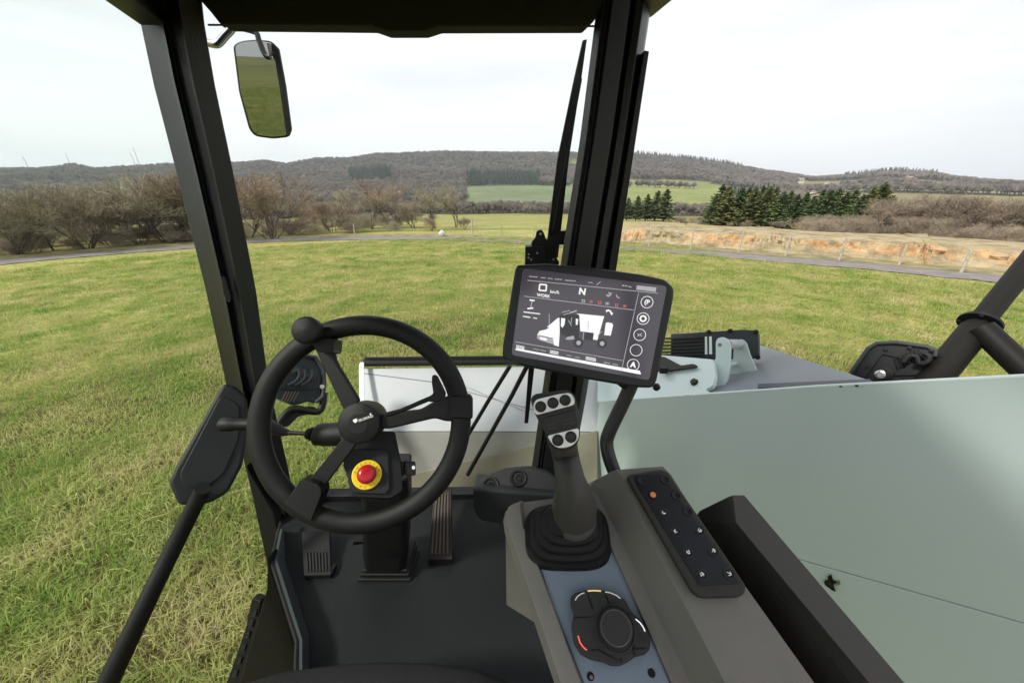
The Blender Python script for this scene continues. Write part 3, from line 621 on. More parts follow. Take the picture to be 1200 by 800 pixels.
# hamlet on the far slope
def house(px, py, r, wd, rz, lab):
    q = ray(px, py); l = math.hypot(q.x, q.y); x, y = q.x/l*r, q.y/l*r; z = max(tz(x, y), 2.5+q.z/l*r-1.5); z = 2.5+q.z/l*r-1.2
    z = tz(x, y)
    e = empty('house', (x, y, z), lab, 'house', 'small houses of the hamlet on the far slope'); rot = Matrix.Rotation(rz, 3, 'Z'); c = Vector((x, y, z))
    bm = NB(); box(bm, c+Vector((0, 0, 1.8)), wd, wd*.65, 4.6, rot); obj('wall', bm, M_HW, e)
    bm = NB(); h2 = wd*.26
    slab(bm, [c+rot @ Vector(v) for v in ((-wd*.54, -wd*.38, 4.1), (-wd*.54, wd*.38, 4.1), (-wd*.54, 0, 4.1+h2))], rot @ Vector((wd*1.08, 0, 0))); obj('roof', bm, M_HR, e)
    for k in (-.28, .0, .28):
        bm = NB(); box(bm, c+rot @ Vector((wd*k, -wd*.33, 2.2)), 1.1, .1, 1.4, rot); obj('window', bm, M_SCRD, e)
house(958, 226, 560, 10, .3, 'white house beside the tan track, left of the hamlet')
house(968, 221, 640, 9, .8, 'small white house just above the track')
house(935, 219, 680, 9, .1, 'pale house left of the track near the wood edge')
house(1013, 224, 640, 9, 0, 'long pale barn right of the track')
house(1026, 225, 640, 8, .1, 'second pale barn behind the tallest conifer')
house(1061, 220, 680, 8, .2, 'white farmhouse on the open slope at right')
house(1066, 250, 230, 3.4, .2, 'lone white shed low in the valley at right')
# pale farm track up the slope
bm = NB(); rows = []
for px, r in ((905, 330), (925, 380), (945, 440), (960, 500), (975, 560), (985, 620)):
    x, y = polar(px, r, 230); t = Vector((.5, .86, 0)); n = Vector((.86, -.5, 0)); rows.append([bm.verts.new((x+n.x*s, y+n.y*s, tz(x+n.x*s, y+n.y*s)+1.2)) for s in (-3, 3)])
for a, b in zip(rows, rows[1:]): bm.faces.new((a[0], a[1], b[1], b[0]))
obj('farm_track', bm, mat('track_soil', (.42, .36, .28), .9, vary=.2, vscale=.2), kind='structure')
for i, (px, y0, y1) in enumerate(((26, 184, 199), (77, 183, 196), (153, 180, 195), (158, 175, 195))):
    x, y = polar(px+4, 900, 190); zt = 2.5+px_elev(px, y0)*900
    bm = NB(); tube(bm, [(x, y, tz(x, y)), (x, y, zt)], [.7, .35], 6); 
    for s in (0, 2.09, 4.19): tube(bm, [(x, y-1, zt), (x+7*math.cos(s+i), y-1, zt+7*math.sin(s+i))], [.25, .08], 4)
    obj('wind_turbine', bm, mat('mast_paint', (.75, .75, .75), .5), label=['faint turbine mast furthest left on the far ridge', 'faint turbine mast between the left one and the close pair', 'left one of the close pair of faint masts', 'taller right one of the close pair of faint masts'][i], cat='mast', group='faint masts on the far left ridge')
exec_cab = True
# ================================================================== THE VEHICLE CAB
VEH = 'self propelled machine'
# ---- cab shell
cab = empty('cab', (-.3, .6, 1.25), 'black cab frame with roof, two front pillars, floor and sill seen from the driver seat', 'cab')
def pillar(name, rows, prof_l, mat_, y_off=0, label=None):
    """rows: (py, left px, right px, Y). prof: (u across 0..1, depth offset m)"""
    bm = NB(); rings = []
    for py, l, r, Y in rows:
        ring = [at(l+(r-l)*u, py, Y=Y+dy) for u, dy in prof_l]
        z0 = ring[0].z
        rings.append([Vector((q.x, q.y, z0)) for q in ring])
    loft(bm, rings); return obj(name, bm, mat_, cab, .0025, smooth=28, label=label)
# left pillar: outer flange, groove with a bead, broad textured face
lp = [(0, 0), (.30, -.02), (.36, -.035), (.42, -.018), (.62, -.03), (.66, -.05), (1, -.005), (.97, .07), (.1, .07)]
def mean_at(rows, i): return rows[i]
pillar('front_pillar', [(-40, 150, 232, 1.1), (30, 165, 240, 1.1), (100, 180, 252, 1.1), (200, 206, 273, 1.1), (340, 241, 300, 1.1), (450, 265, 315, 1.1), (545, 287, 337, 1.1), (690, 322, 366, 1.1)], lp, M_PILLAR)
rp = [(.04, .05), (0, 0), (.13, -.03), (.17, -.02), (.21, -.03), (.24, -.02), (.28, -.035), (.62, -.04), (.67, -.015), (.72, -.045), (.86, -.055), (.97, -.03), (1, 0), (.95, .08)]
pillar('front_pillar', [(-40, 707, 771, 1.1), (30, 697, 760, 1.1), (168, 679, 739, 1.1), (300, 658, 716, 1.1), (455, 635, 688, 1.1), (560, 620, 668, 1.1), (690, 606, 650, 1.1)], rp, M_PILLAR)
bm = NB(); P = [at(755, 59, Y=1.04), at(761, 60, Y=1.04), at(722, 318, Y=1.04), at(713, 318, Y=1.04)]; slab(bm, P, Vector((0, .04, 0))); obj('seal_strip', bm, M_BLACK, cab, .002)
# roof
rf = Plane(at(600, 30, Y=1.08), (0, -1, 0))
bm = NB(); px_slab(bm, rf, [(246, 14), (257, 28), (435, 30), (452, 36), (497, 36), (514, 30.5), (686, 30), (699, 17), (760, -60), (180, -60)], .05); obj('roof_front_beam', bm, M_ROOF, cab, .004)
bm = NB(); tube(bm, [at(244, 29.5, Y=1.12), at(700, 31, Y=1.12)], .0022, 8); obj('roof_lip', bm, M_BLACK, cab)
ztop = at(600, 30, Y=1.08).z
def rail(pts_px, name, top=.09):
    bm = NB(); r0 = []; 
    for a, b in pts_px: r0.append((a, b))
    rings = []
    for a, b in pts_px: rings.append([a, b, b+Vector((0, 0, top)), a+Vector((0, 0, top))])
    loft(bm, rings); return obj(name, bm, M_PILLAR, cab, .006)
zr = ztop-EYE.z
A = at(165, 31, Z=zr); B = at(120, 0, Z=zr); d = (B-A).normalized()
rail([(A, A+Vector((.07, .0, 0))), (A+d*.5, A+d*.5+Vector((.07, 0, 0))), (A+d*1.7, A+d*1.7+Vector((.07, 0, 0)))], 'roof_side_rail')
A = at(763, 22, Z=zr+.03); B = at(790, 0, Z=zr+.03); d = (B-A).normalized()
rail([(A-Vector((.07, 0, 0)), A), (A+d*.5-Vector((.07, 0, 0)), A+d*.5), (A+d*1.6-Vector((.07, 0, 0)), A+d*1.6)], 'roof_side_rail')
bm = NB(); box(bm, (-.325, .28, ztop+.12), 1.20, 1.72, .05); obj('roof_panel', bm, M_ROOF, cab, .01)  # unseen roof, narrowed at the right to let sun onto the green sheet
bm = NB(); box(bm, (-.32, -.62, 1.55), 1.2, .05, .8); obj('rear_panel', bm, M_ROOF, cab, .01)  # unseen rear wall, cut low so sun passes above it to the sheet
for x in (-.90, .25):
    bm = NB(); box(bm, (x, -.56, (1.2+ztop+.09)/2), .07, .08, ztop+.09-1.2); obj('rear_pillar', bm, M_PILLAR, cab, .008)
# floor
ZF = -1.2
fl = [(338, 576), (632, 574), (760, 640), (760, 1100), (300, 1100), (352, 790), (350, 735), (318, 652), (325, 612)]
bm = NB(); slab(bm, [at(x, y, Z=ZF) for x, y in fl], Vector((0, 0, -.06))); obj('floor', bm, M_FLOOR, cab, .006)
bm = NB(); tube(bm, [at(440, 577.5, Z=ZF+.012), at(640, 574.5, Z=ZF+.012)], .004, 8); obj('floor_edge_strip', bm, M_STEEL, cab)
bm = NB(); P = [(326, 572), (636, 568), (636, 577), (326, 582)]; slab(bm, [at(x, y, Z=ZF+.03) for x, y in P], Vector((0, 0, -.09))); obj('front_sill', bm, M_BLACK, cab, .006)
# raised sill trim along the door
bm = NB()
o_ = [(324, 622), (317, 659), (347, 753), (347, 800), (350, 960)]; i_ = [(332, 622), (334, 657), (361, 742), (361, 800), (368, 960)]
loft(bm, [[at(a[0], a[1], Z=ZF+.05), at(a[0]+7, a[1]-4, Z=ZF+.075), at(b[0], b[1], Z=ZF+.03), at(b[0]+1, b[1], Z=ZF-.01), at(a[0], a[1], Z=ZF-.05)] for a, b in zip(o_, i_)])
obj('sill_trim', bm, M_TRIM, cab, .003)
bm = NB(); tube(bm, [at(x, y, Z=ZF+.06) for x, y in ((329, 612), (318, 657), (348, 751), (347, 775), (348, 900))], .006, 8); obj('door_seal', bm, M_RUBBER, cab)
bm = NB(); px_slab(bm, Plane(at(300, 700, Y=.78), (0, -1, .25)), [(313, 652), (349, 770), (349, 860), (262, 860), (296, 745), (312, 690)], .05); obj('door_frame_lower', bm, M_BLACK, cab, .006)
bm = NB(); px_slab(bm, Plane(at(300, 620, Y=1.0), (0, -1, .25)), [(287, 545), (320, 600), (345, 700), (330, 760), (312, 660)], .04); obj('door_post_lower', bm, M_BLACK, cab, .006)
bm = NB(); st = Plane(at(290, 760, Y=.80), (-.2, -1, .35)); px_slab(bm, st, [(295, 701), (305, 704), (301, 745), (283, 810), (262, 810), (288, 735)], .03); s = obj('step_side', bm, M_BLACK, cab, .002)
for y in (716, 728, 742, 757, 772, 787):
    bm = NB(); x = 296-(y-716)*.32; px_slab(bm, st, [(x, y), (x+5, y-2), (x+3, y+6), (x-3, y+7)], .004, .006); obj('tread_slot', bm, M_DARK, s)
# wide fairing on the left with a grab rail
fa = empty('door_armrest', at(240, 520, Y=.95), 'dark grey moulded door fairing with a latch grip and a black grab rail running down', 'door trim')
fpl = plane3(at(262, 450, Y=1.02), at(290, 470, Y=1.02), at(205, 570, Y=.80))
bm = NB(); px_slab(bm, fpl, rounded([(262, 448), (276, 452), (290, 466), (290, 500), (284, 545), (266, 578), (244, 590), (209, 592), (197, 566), (204, 550)], 6), .06); obj('fairing', bm, M_DARK, fa, .014, 4)
bm = NB(); px_slab(bm, fpl, rounded([(259, 462), (281, 474), (280, 515), (262, 556), (240, 572), (218, 571), (209, 557)], 8), .008, .004); obj('fairing_ridge', bm, M_DARK, fa, .008, 3)
bm = NB(); tube(bm, [at(238, 572, Y=.80), at(228, 592, Y=.79), at(188, 672, Y=.68), at(132, 788, Y=.53), at(100, 860, Y=.46)], [.020, .021, .022, .024, .025], 24); obj('grab_rail', bm, M_BLACK, fa)
bm = NB(); a = at(259, 497, Y=.90); b = at(320, 497, Y=.90); ax = b-a; lathe(bm, a, ax, [(.0, 0), (.017, 0), (.021, .006), (.021, .035), (.018, .04), (.018, .09), (.014, .12)], 20); obj('latch_grip', bm, M_BLACK, fa, smooth=50)
bm = NB(); px_slab(bm, Plane(at(264, 342, Y=1.05), (.3, -1, 0)), rounded([(259, 324), (264, 326), (271, 350), (268, 356), (262, 345)], 3), .012); obj('pillar_lamp', bm, M_DARK, cab, .003)

# panes
zb_, zt_ = 1.27, ztop
wa = at(232, 225, Y=1.19); wb = at(735, 225, Y=1.19)
bm = NB(); slab(bm, [Vector((-1.0, 1.19, zb_)), Vector((.34, 1.19, zb_)), Vector((.34, 1.19, zt_+.09)), Vector((-.95, 1.19, zt_+.09))], Vector((0, .005, 0)))
obj('windscreen', bm, M_GLASS, cab)
dp = [Vector((-.90, 1.13, zt_+.08)), Vector((-1.11, 1.13, .75)), Vector((-1.11, -.6, .75)), Vector((-.90, -.6, zt_+.08))]
bm = NB(); slab(bm, dp, Vector((-.005, 0, 0))); obj('door_pane', bm, M_GLASSG, cab)

# ---- seat front
seat = empty('driver_seat', (-.19, .1, 1.3), 'black driver seat cushion, only its curved front edge showing', 'seat')
bm = NB(); rings = []
front = [(262, 806), (282, 793), (330, 779), (400, 770), (450, 768), (500, 769), (560, 777), (592, 790), (604, 806)]
top = [at(x, y, Z=-.86) for x, y in front]
loft(bm, [[p+Vector((0, -.02, -.12)) for p in top], [p+Vector((0, .004, -.07)) for p in top], top[:] and [p+Vector((0, .004, -.03)) for p in top], [p+Vector((0, -.015, -.004)) for p in top], [p+Vector((0, -.05, .004)) for p in top], [Vector((p.x*.98, -.15, p.z+.01)) for p in top]], cap=False, closed=False)
o = obj('cushion', bm, M_SEAT, seat, smooth=80)
sm = o.modifiers.new('solid', 'SOLIDIFY'); sm.thickness = .02; sm.offset = -1

# ---- steering wheel
WC = EYE+Vector((-.2913, .5859, -.4139)); yaw, el = .0989, .4742
WN = Vector((math.sin(yaw), -math.cos(el)*math.cos(yaw), math.sin(el)*math.cos(yaw))).normalized(); WP = Plane(WC, WN)
wheel = empty('steering_wheel', WC, 'black three spoke steering wheel with a spinner knob at its upper left', 'steering wheel')
a_, b_ = frame(WN)
bm = NB(); rings = []
for i in range(96):
    u = 2*math.pi*i/96; rd = a_*math.cos(u)+b_*math.sin(u); rings.append([WC+rd*(.19+.0198*math.cos(v))+WN*.0175*math.sin(v) for v in (2*math.pi*k/18 for k in range(18))])
rings.append(rings[0]); loft(bm, rings, cap=False); bmesh.ops.remove_doubles(bm, verts=bm.verts, dist=1e-5); obj('rim', bm, M_GRIP, wheel, smooth=80)
def spoke(px, th=.014, off=.005, m=M_BLACK, bev=.005): 
    bm = NB(); px_slab(bm, WP, px, th, off); return obj('spoke', bm, m, wheel, bev, 3)
spoke(rounded([(367, 405), (388, 400), (394, 424), (422, 470), (404, 484), (381, 436)], 5))
spoke(rounded([(440, 487), (452, 484), (492, 480), (512, 468), (530, 462), (550, 462), (553, 468), (553, 488), (549, 493), (522, 494), (510, 490), (455, 503), (443, 502)], 5), .02, .012)
spoke(rounded([(406, 508), (420, 516), (376, 574), (369, 582), (352, 565), (362, 562)], 4))
spoke(rounded([(352, 561), (374, 568), (377, 578), (364, 612), (334, 592), (334, 590)], 4), .04, .024)
spoke(rounded([(527, 464), (550, 462), (554, 467), (554, 491), (527, 490)], 3), .042, .024)
for nm, c, r, pf in (('hub', WP.hit(425, 494), .040, [(.0, -.05), (.036, -.05), (.040, -.02), (.040, .018), (.038, .024), (.033, .027), (0, .028)]),):
    bm = NB(); lathe(bm, c, WN, pf, 40, cap=False); obj(nm, bm, M_BLACK, wheel, smooth=40)
hubc = WP.hit(425, 494)
bm = NB(); lathe(bm, hubc+WN*.0275, WN, [(.0, 0), (.018, 0), (.018, .0012), (0, .0014)], 32, cap=False); hub_cap = obj('hub_emblem', bm, M_BLACK, wheel)
HP = WP.up(.0295)
xd = HP.hit(435, 489)-HP.hit(414, 496)
text_mesh('SILOKING', .0062, HP.hit(428.5, 490), xd, WN, M_PRINT, 'hub_lettering', wheel, .00012, .2)
bm = NB(); px_slab(bm, HP, [(413.5, 491.5), (418, 490), (419, 493), (416.5, 495.5), (414, 494)], .0005, .0003); obj('hub_mark', bm, M_PRINT, wheel); bm = NB(); px_slab(bm, HP, [(433, 484.4), (434.6, 483.6), (435, 486), (433.6, 487.2)], .0005, .0003); obj('hub_mark', bm, M_PRINT, wheel)
kc = WP.hit(373, 390)
bm = NB(); lathe(bm, kc, WN, [(.0, 0), (.016, 0), (.016, .03), (.0245, .034), (.0257, .05), (.024, .055), (.0205, .0575), (0, .059)], 32, cap=False); obj('spinner_knob', bm, M_BLACK, wheel, smooth=50)
bm = NB(); px_slab(bm, WP, rounded([(363, 396), (392, 396), (390, 414), (370, 412)], 5), .045, .03); obj('knob_clamp', bm, M_BLACK, wheel, .004)
# ---- steering column
colm = empty('steering_column', at(450, 680, Z=ZF), 'black steering column with stalks, ignition key and stop button', 'steering column')
hp = facing(436, 548, .72, tilt=6)
bm = NB(); px_slab(bm, hp, rounded([(398, 503), (463, 505), (470, 540), (472, 575), (458, 584), (412, 582), (404, 545)], 4), .07); obj('column_shroud', bm, M_BLACK, colm, .006, 3)
bm = NB(); px_slab(bm, hp, rounded([(404, 526), (455, 527), (457, 572), (452, 579), (414, 577), (402, 545)], 4), .006, .006); obj('button_panel', bm, M_DARK, colm, .002)
bm = NB(); tube(bm, [hp.hit(444, 565, -.05), at(448, 610, Y=.80), at(449, 672, Z=ZF)], [.055, .058, .058], 4, ref=Vector((1, 1, 0))); 
bm.free(); bm = NB()
def colring(pl, z=None): return pl
c0 = [hp.hit(x, y, -.03) for x, y in ((418, 560), (478, 560))]
rings = []
for (l, r, y, dep) in ((420, 478, 560, .72), (423, 479, 600, .76), (424, 478, 650, .80), (427, 474, 668, .815)):
    a = at(l, y, Y=dep); b = at(r, y, Y=dep); f = Vector((0, .10, 0)); e = (b-a)*.12
    rings.append([a, a+e-Vector((0, .012, 0)), b-e-Vector((0, .012, 0)), b, b-e+f, a+e+f])
loft(bm, rings); obj('column_cover', bm, M_BLACK, colm, .008, 3)
for k, (l, r, y, h) in enumerate(((424, 478, 671, .035), (421, 480, 676, .018), (418, 482, 682, .0))):
    bm = NB(); a = at(l, y, Z=ZF+h); b = at(r, y, Z=ZF+h); f = Vector((0, .11, 0)); slab(bm, [a, b, b+f, a+f], Vector((0, 0, .012))); obj('column_boot', bm, M_RUBBER, colm, .005, 3)
ec = hp.hit(430, 556, .008)
bm = NB(); lathe(bm, ec, hp.n, [(0, 0), (.0275, 0), (.0275, .003), (.026, .004), (0, .004)], 40, cap=False); ring = obj('stop_button_ring', bm, M_YELLOW, colm, smooth=30)
for k, ch in enumerate('EMERGENCY STOP'):
    u = R(152-k*21.6); a, b = frame(hp.n); xr = a*-1 if a.x < 0 else a; yu = hp.n.cross(xr); p = ec+hp.n*.0041+(xr*math.cos(u)+yu*math.sin(u))*.0222
    if ch != ' ': text_mesh(ch, .0058, p, xr*math.sin(u)-yu*math.cos(u), hp.n, mat('olive_print', (.28, .2, .02), .5), 'ring_letter', ring)
bm = NB(); lathe(bm, ec, hp.n, [(.0, .004), (.013, .004), (.013, .007), (.0175, .008), (.018, .012), (.0155, .016), (.009, .0185), (0, .019)], 36, cap=False); obj('stop_button_cap', bm, M_RED, colm, smooth=60)
k0 = hp.hit(452, 548, -.03); k1 = at(486, 548, Y=k0.y-EYE.y); ax = (k1-k0).normalized()
bm = NB(); lathe(bm, k0, ax, [(.0, 0), (.014, 0), (.014, .03), (.016, .034), (.016, .04), (.0, .04)], 20, cap=False); lock = obj('ignition_lock', bm, M_BLACK, colm)
bm = NB(); kk = at(482, 549, Y=k0.y-EYE.y-.005); kn = -ray(482, 549).normalized(); KP = Plane(kk, kn); px_slab(bm, KP, rounded([(474, 540), (487, 540), (487.5, 557), (474, 557)], 3), .008); ky = obj('ignition_key', bm, M_BLACK, lock, .002)
bm = NB(); tube(bm, [k0+ax*.02, KP.hit(475, 549, -.004)], .003, 8); obj('key_shank', bm, M_STEEL, lock)
bm = NB(); px_slab(bm, KP, circle_px(484.5, 547.5, 2, 2.4, 12), .001, .0008); obj('key_hole', bm, M_PRINT, lock)
# left control stalk with bellows
LY = .60
lst = empty('direction_stalk', at(395, 507, Y=LY), 'black control stalk with rubber bellows pointing left from the steering column', 'lever')
bm = NB(); tube(bm, [at(x, y, Y=LY+.03) for x, y in ((415, 507), (402, 508), (380, 509), (371, 509), (367, 508))], [.026, .025, .024, .022, .013], 20); obj('stalk_housing', bm, M_BLACK, lst, .001, smooth=50)
bm = NB(); A = at(374, 508.5, Y=LY+.03); B = at(358, 508, Y=LY+.03); ax = (B-A); n = ax.length; ax.normalize()
lathe(bm, A, ax, [(.0, 0), (.014, 0), (.017, n*.12), (.012, n*.22), (.016, n*.34), (.011, n*.46), (.0145, n*.58), (.010, n*.70), (.012, n*.82), (.007, n), (0, n)], 20, cap=False); obj('stalk_bellows', bm, M_RUBBER, lst, smooth=60)
bm = NB(); tube(bm, [at(x, y, Y=LY+.03) for x, y in ((362, 508), (345, 507), (334, 507))], [.0045, .0045, .006], 12); obj('stalk_rod', bm, M_BLACK, lst)
bm = NB(); tube(bm, [at(x, y, Y=LY+.03) for x, y in ((338, 507), (332, 506), (322, 502), (314, 498), (306, 498))], [.006, .009, .0125, .014, .013], 16); obj('stalk_grip', bm, M_BLACK, lst, smooth=60)
# right paddle lever
rl = empty('indicator_lever', at(455, 490, Y=LY), 'thin black lever with a flat angled paddle right of the wheel hub', 'lever')
LP = facing(490, 470, .66)
bm = NB(); tube(bm, [LP.hit(452, 486), LP.hit(470, 481), LP.hit(503, 467)], [.0045, .004, .0045], 12); obj('lever_rod', bm, M_BLACK, rl)
bm = NB(); px_slab(bm, LP, rounded([(500, 466), (508, 461), (506, 447), (506.5, 440), (509, 438.5), (513, 440), (523, 460), (522, 465), (516, 470), (503, 471)], 2.5), .008, .004); obj('lever_paddle', bm, M_BLACK, rl, .002)
# small pedal lock knob
bm = NB(); tube(bm, [at(427, 635, Y=.80), at(413, 636, Y=.78)], [.004, .006], 10); obj('tilt_release', bm, M_BLACK, colm)

# ---- pedals
def pedal(name, quad, ribs, mp_, mr_, lab, lift=.10, low=.03, s0=.05):
    tl, tr, br, bl = quad
    A, B = at(*tl, Z=ZF+lift), at(*tr, Z=ZF+lift); C, D = at(*br, Z=ZF+low), at(*bl, Z=ZF+low)
    e = empty(name, (C+D)/2, lab, 'pedal'); n = (B-A).cross(D-A); n = n if n.z > 0 else -n; n.normalize()
    bm = NB(); slab(bm, [A, B, C, D], -n*.018); obj('pedal_plate', bm, mp_, e, .003)
    for k in range(ribs):
        u0 = .1+.8*k/ribs+.02; u1 = u0+.8/ribs*.55; bm = NB(); s1 = .93
        q = lambda u, v: (A.lerp(B, u)).lerp(D.lerp(C, u), v)
        slab(bm, [q(u0, s0)+n*.004, q(u1, s0)+n*.004, q(u1, s1)+n*.004, q(u0, s1)+n*.004], -n*.004); obj('pedal_rib', bm, mr_, e, .0008, 1)
    bm = NB(); g = n*.018; m0 = (C+D)/2; slab(bm, [D, C, C-Vector((0, .0, low+.0)), D-Vector((0, 0, low))], Vector((0, .04, 0))); obj('pedal_foot', bm, M_BLACK, e, .003)
    return e
pedal('brake_pedal', [(353, 622), (386, 622), (388, 673), (356, 674)], 7, M_RUBBER, M_BLACK, 'left foot pedal with dark ribbed rubber under the wheel rim', .06, .02, .5)
pedal('accelerator_pedal', [(509, 574), (529, 574), (530, 655), (501, 655)], 5, M_PEDAL, M_PEDAL2, 'right foot pedal with brown ribs, upright by the floor front', .14, .03)

# ---- vent / cup unit
vb = empty('air_vent_unit', at(598, 610, Z=ZF), 'black rounded housing with two round air vents ahead of the joystick', 'air vent')
VP = facing(600, 580, 1.0, tilt=-8)
VT = Plane(at(600, 575, Y=.95), (0, -.62, .78))
bm = NB(); px_slab(bm, Plane(VT.hit(600, 586), (0, -1, .2)), rounded([(554, 572), (600, 576), (664, 580), (664, 622), (600, 617), (562, 611), (555, 600)], 6), .1, .004); obj('vent_front', bm, M_DARK, vb, .012, 3)
bm = NB(); px_slab(bm, VT, rounded([(553, 573), (560, 560), (590, 547), (622, 544), (646, 551), (660, 570), (650, 590), (600, 590), (556, 588)], 8), .12); obj('vent_housing', bm, M_DARK, vb, .018, 4)
for cx, cy in ((575, 569), (607.5, 560)):
    c = VT.hit(cx, cy); bm = NB(); rr = .027
    lathe(bm, c+VT.n*.001, VT.n, [(rr*1.1, 0), (rr*1.1, .004), (rr*.98, .008), (rr*.82, .007), (rr*.7, .0015), (0, .0012)], 28, cap=False); v = obj('vent_ring', bm, M_BLACK, vb, smooth=40)
    bm = NB(); lathe(bm, c+VT.n*.002, VT.n, [(rr*.5, 0), (rr*.5, .004), (rr*.38, .005), (rr*.25, .001), (0, .001)], 20, cap=False); obj('vent_nozzle', bm, M_RUBBER, v, smooth=40)

# ---- side console
KN = -camdir(-.25, 1, -1.14); KN = camdir(-.25, 1, -1.14)
K0 = Plane(at(803, 625, d=.52), KN)
T0 = K0.up(-.060); T1 = K0.up(-.050)
print('depths K/T', (K0.hit(803, 625)-EYE).length, (T0.hit(665, 640)-EYE).length, T0.hit(665, 640), K0.hit(760, 560))
cons = empty('side_console', T0.hit(700, 800)+Vector((0, 0, -.3)), 'grey brown sloping side console with a blue grey control plate', 'console')
LN = {'B': (589, 657), 'C': (607, 681), 'D': (609, 684), 'E': (696, 785), 'F': (698, 788), 'G': (712, 808), 'H': (722, 824), 'I': (746, 850), 'J': (812, 955)}
PLN = {'B': T1, 'C': T1, 'D': T0, 'E': T0, 'F': T1, 'G': T1, 'H': K0.up(-.03), 'I': K0, 'J': K0}
keys = 'BCDEFGHIJ'
def row(y, far=None):
    o = []
    for k in keys:
        if far: x, yy = far[k]
        else: x = LN[k][0]+(LN[k][1]-LN[k][0])*(y-600)/200; yy = y
        o.append(PLN[k].hit(x, yy))
    dn = Vector((0, 0, -.6))
    return [o[0]+dn+Vector((.32, 0, 0)), o[0]+Vector((-.004, 0, -.02))]+o+[o[-1]+Vector((.003, 0, -.02)), o[-1]+dn]
far = {'B': (598, 592), 'C': (612, 586), 'D': (614, 588), 'E': (684, 580), 'F': (685, 578), 'G': (690, 572), 'H': (697, 563), 'I': (722, 550), 'J': (777, 546)}
far2 = {'B': (592, 600), 'C': (609, 591), 'D': (611, 592), 'E': (688, 585), 'F': (690, 583), 'G': (698, 577), 'H': (706, 568), 'I': (727, 556), 'J': (787, 556)}
rowf = row(0, far); rowff = [p+Vector((-.004, .02, -.025)) for p in rowf]; rowfff = [p+Vector((-.006, .028, -.10)) for p in rowf]
rowfff[0] = rowfff[1]+Vector((0, 0, -.2)); rowfff[-1] = rowfff[-2]+Vector((0, 0, -.2))
bm = NB(); loft(bm, [rowfff, rowff, rowf, row(0, far2), row(615), row(680), row(750), row(820), row(960)]); obj('console_body', bm, M_CONSOLE, cons, .006, 3, smooth=40)
bm = NB(); px_slab(bm, T0, [(626, 640), (714, 640), (735, 680), (785, 800), (800, 840), (700, 840), (684, 800), (645, 700)], .004, .003); pl_ = obj('control_plate', bm, M_PLATE, cons, .001)
for x, y in ((692, 792), (763.5, 788)):
    bm = NB(); c = T0.hit(x, y, .0032); lathe(bm, c, T0.n, [(0, 0), (.0048, 0), (.0048, .0008), (0, .0008)], 16, cap=False); h = obj('screw_hole', bm, M_KEY, pl_)
    if x < 700: bm = NB(); lathe(bm, T0.hit(x+1, y+1, .0042), T0.n, [(0, 0), (.0026, 0), (.002, .0008), (0, .0008)], 12, cap=False); obj('screw_head', bm, M_STEEL, h)
# rotary controller
rc = empty('rotary_controller', T0.hit(715, 738), 'dark lobed rotary controller with illuminated arcs on the blue grey plate', 'rotary control')
z3 = lambda x, y: (640+x/5, 640+y/5)
out3 = [z3(*p) for p in [(142,300),(165,272),(235,253),(330,253),(400,270),(465,315),(500,380),(545,420),(590,475),(614,555),(606,606),(580,632),(520,648),(470,682),(430,700),(380,700),(330,678),(260,664),(200,632),(162,570),(147,480),(160,400),(142,345)]]
RT = T0.up(.020)
bm = NB(); slab(bm, [RT.hit(*p) for p in out3], -T0.n*.017); obj('controller_base', bm, M_BTN, rc, .003, 3)
kc = RT.hit(*z3(405, 480))
bm = NB(); lathe(bm, kc, T0.n, [(.027, -.003), (.027, .001), (.0255, .0015), (.025, -.001), (.0225, -.001), (.0225, .015), (.021, .0185), (.0195, .019), (.0188, .0182), (0, .0184)], 44, cap=False); kn_ = obj('controller_knob', bm, M_BTN, rc, smooth=35)
bm = NB(); ring_flat(bm, kc+T0.n*.0186, T0.n, .0196, .0190, .0004, 40); obj('knob_ring', bm, M_STEEL, kn_)
RT2 = T0.up(.0204)
def arc(pts, m, wpx=1.6, nm='light_arc'):
    bm = NB()
    for a, b in zip(pts, pts[1:]): px_line(bm, RT2, z3(*a), z3(*b), wpx, .0006, .0001)
    obj(nm, bm, m, rc)
arc([(170,314),(183,292),(202,278),(224,270)], M_LITG, 1.3); arc([(243,260),(285,257),(322,260)], mat('amber_arc', (.5, .3, .05), .4, emit=(.8, .6, .3), estr=.6)); arc([(345,265),(375,270),(410,284),(436,304)], M_LITG, 1.3)
arc([(524,424),(550,445),(568,470),(580,497)], M_LIT, 1.3); arc([(187,522),(198,560),(216,587),(238,606)], mat('red_arc', (.5, .05, .03), .4, emit=(.9, .16, .1), estr=.7))
for a, b in (((240,262),(272,366)),((340,262),(378,352)),((165,415),(262,412)),((470,400),(505,392)),((262,610),(300,600)),((300,600),(420,668)),((520,640),(505,585)),((430,650),(445,680)),((500,500),(520,600)),((520,600),(585,596))): arc([a, b], M_KEY, .9, 'button_gap')
for q in ([(275,285),(315,285),(315,305),(275,305),(275,285)], [(395,318),(412,308),(428,318),(425,335),(405,338),(395,318)], [(515,455),(540,465)], [(548,530),(580,535),(578,552),(550,550)]): arc(q, M_LITG if False else M_TRIM, .8, 'button_icon')
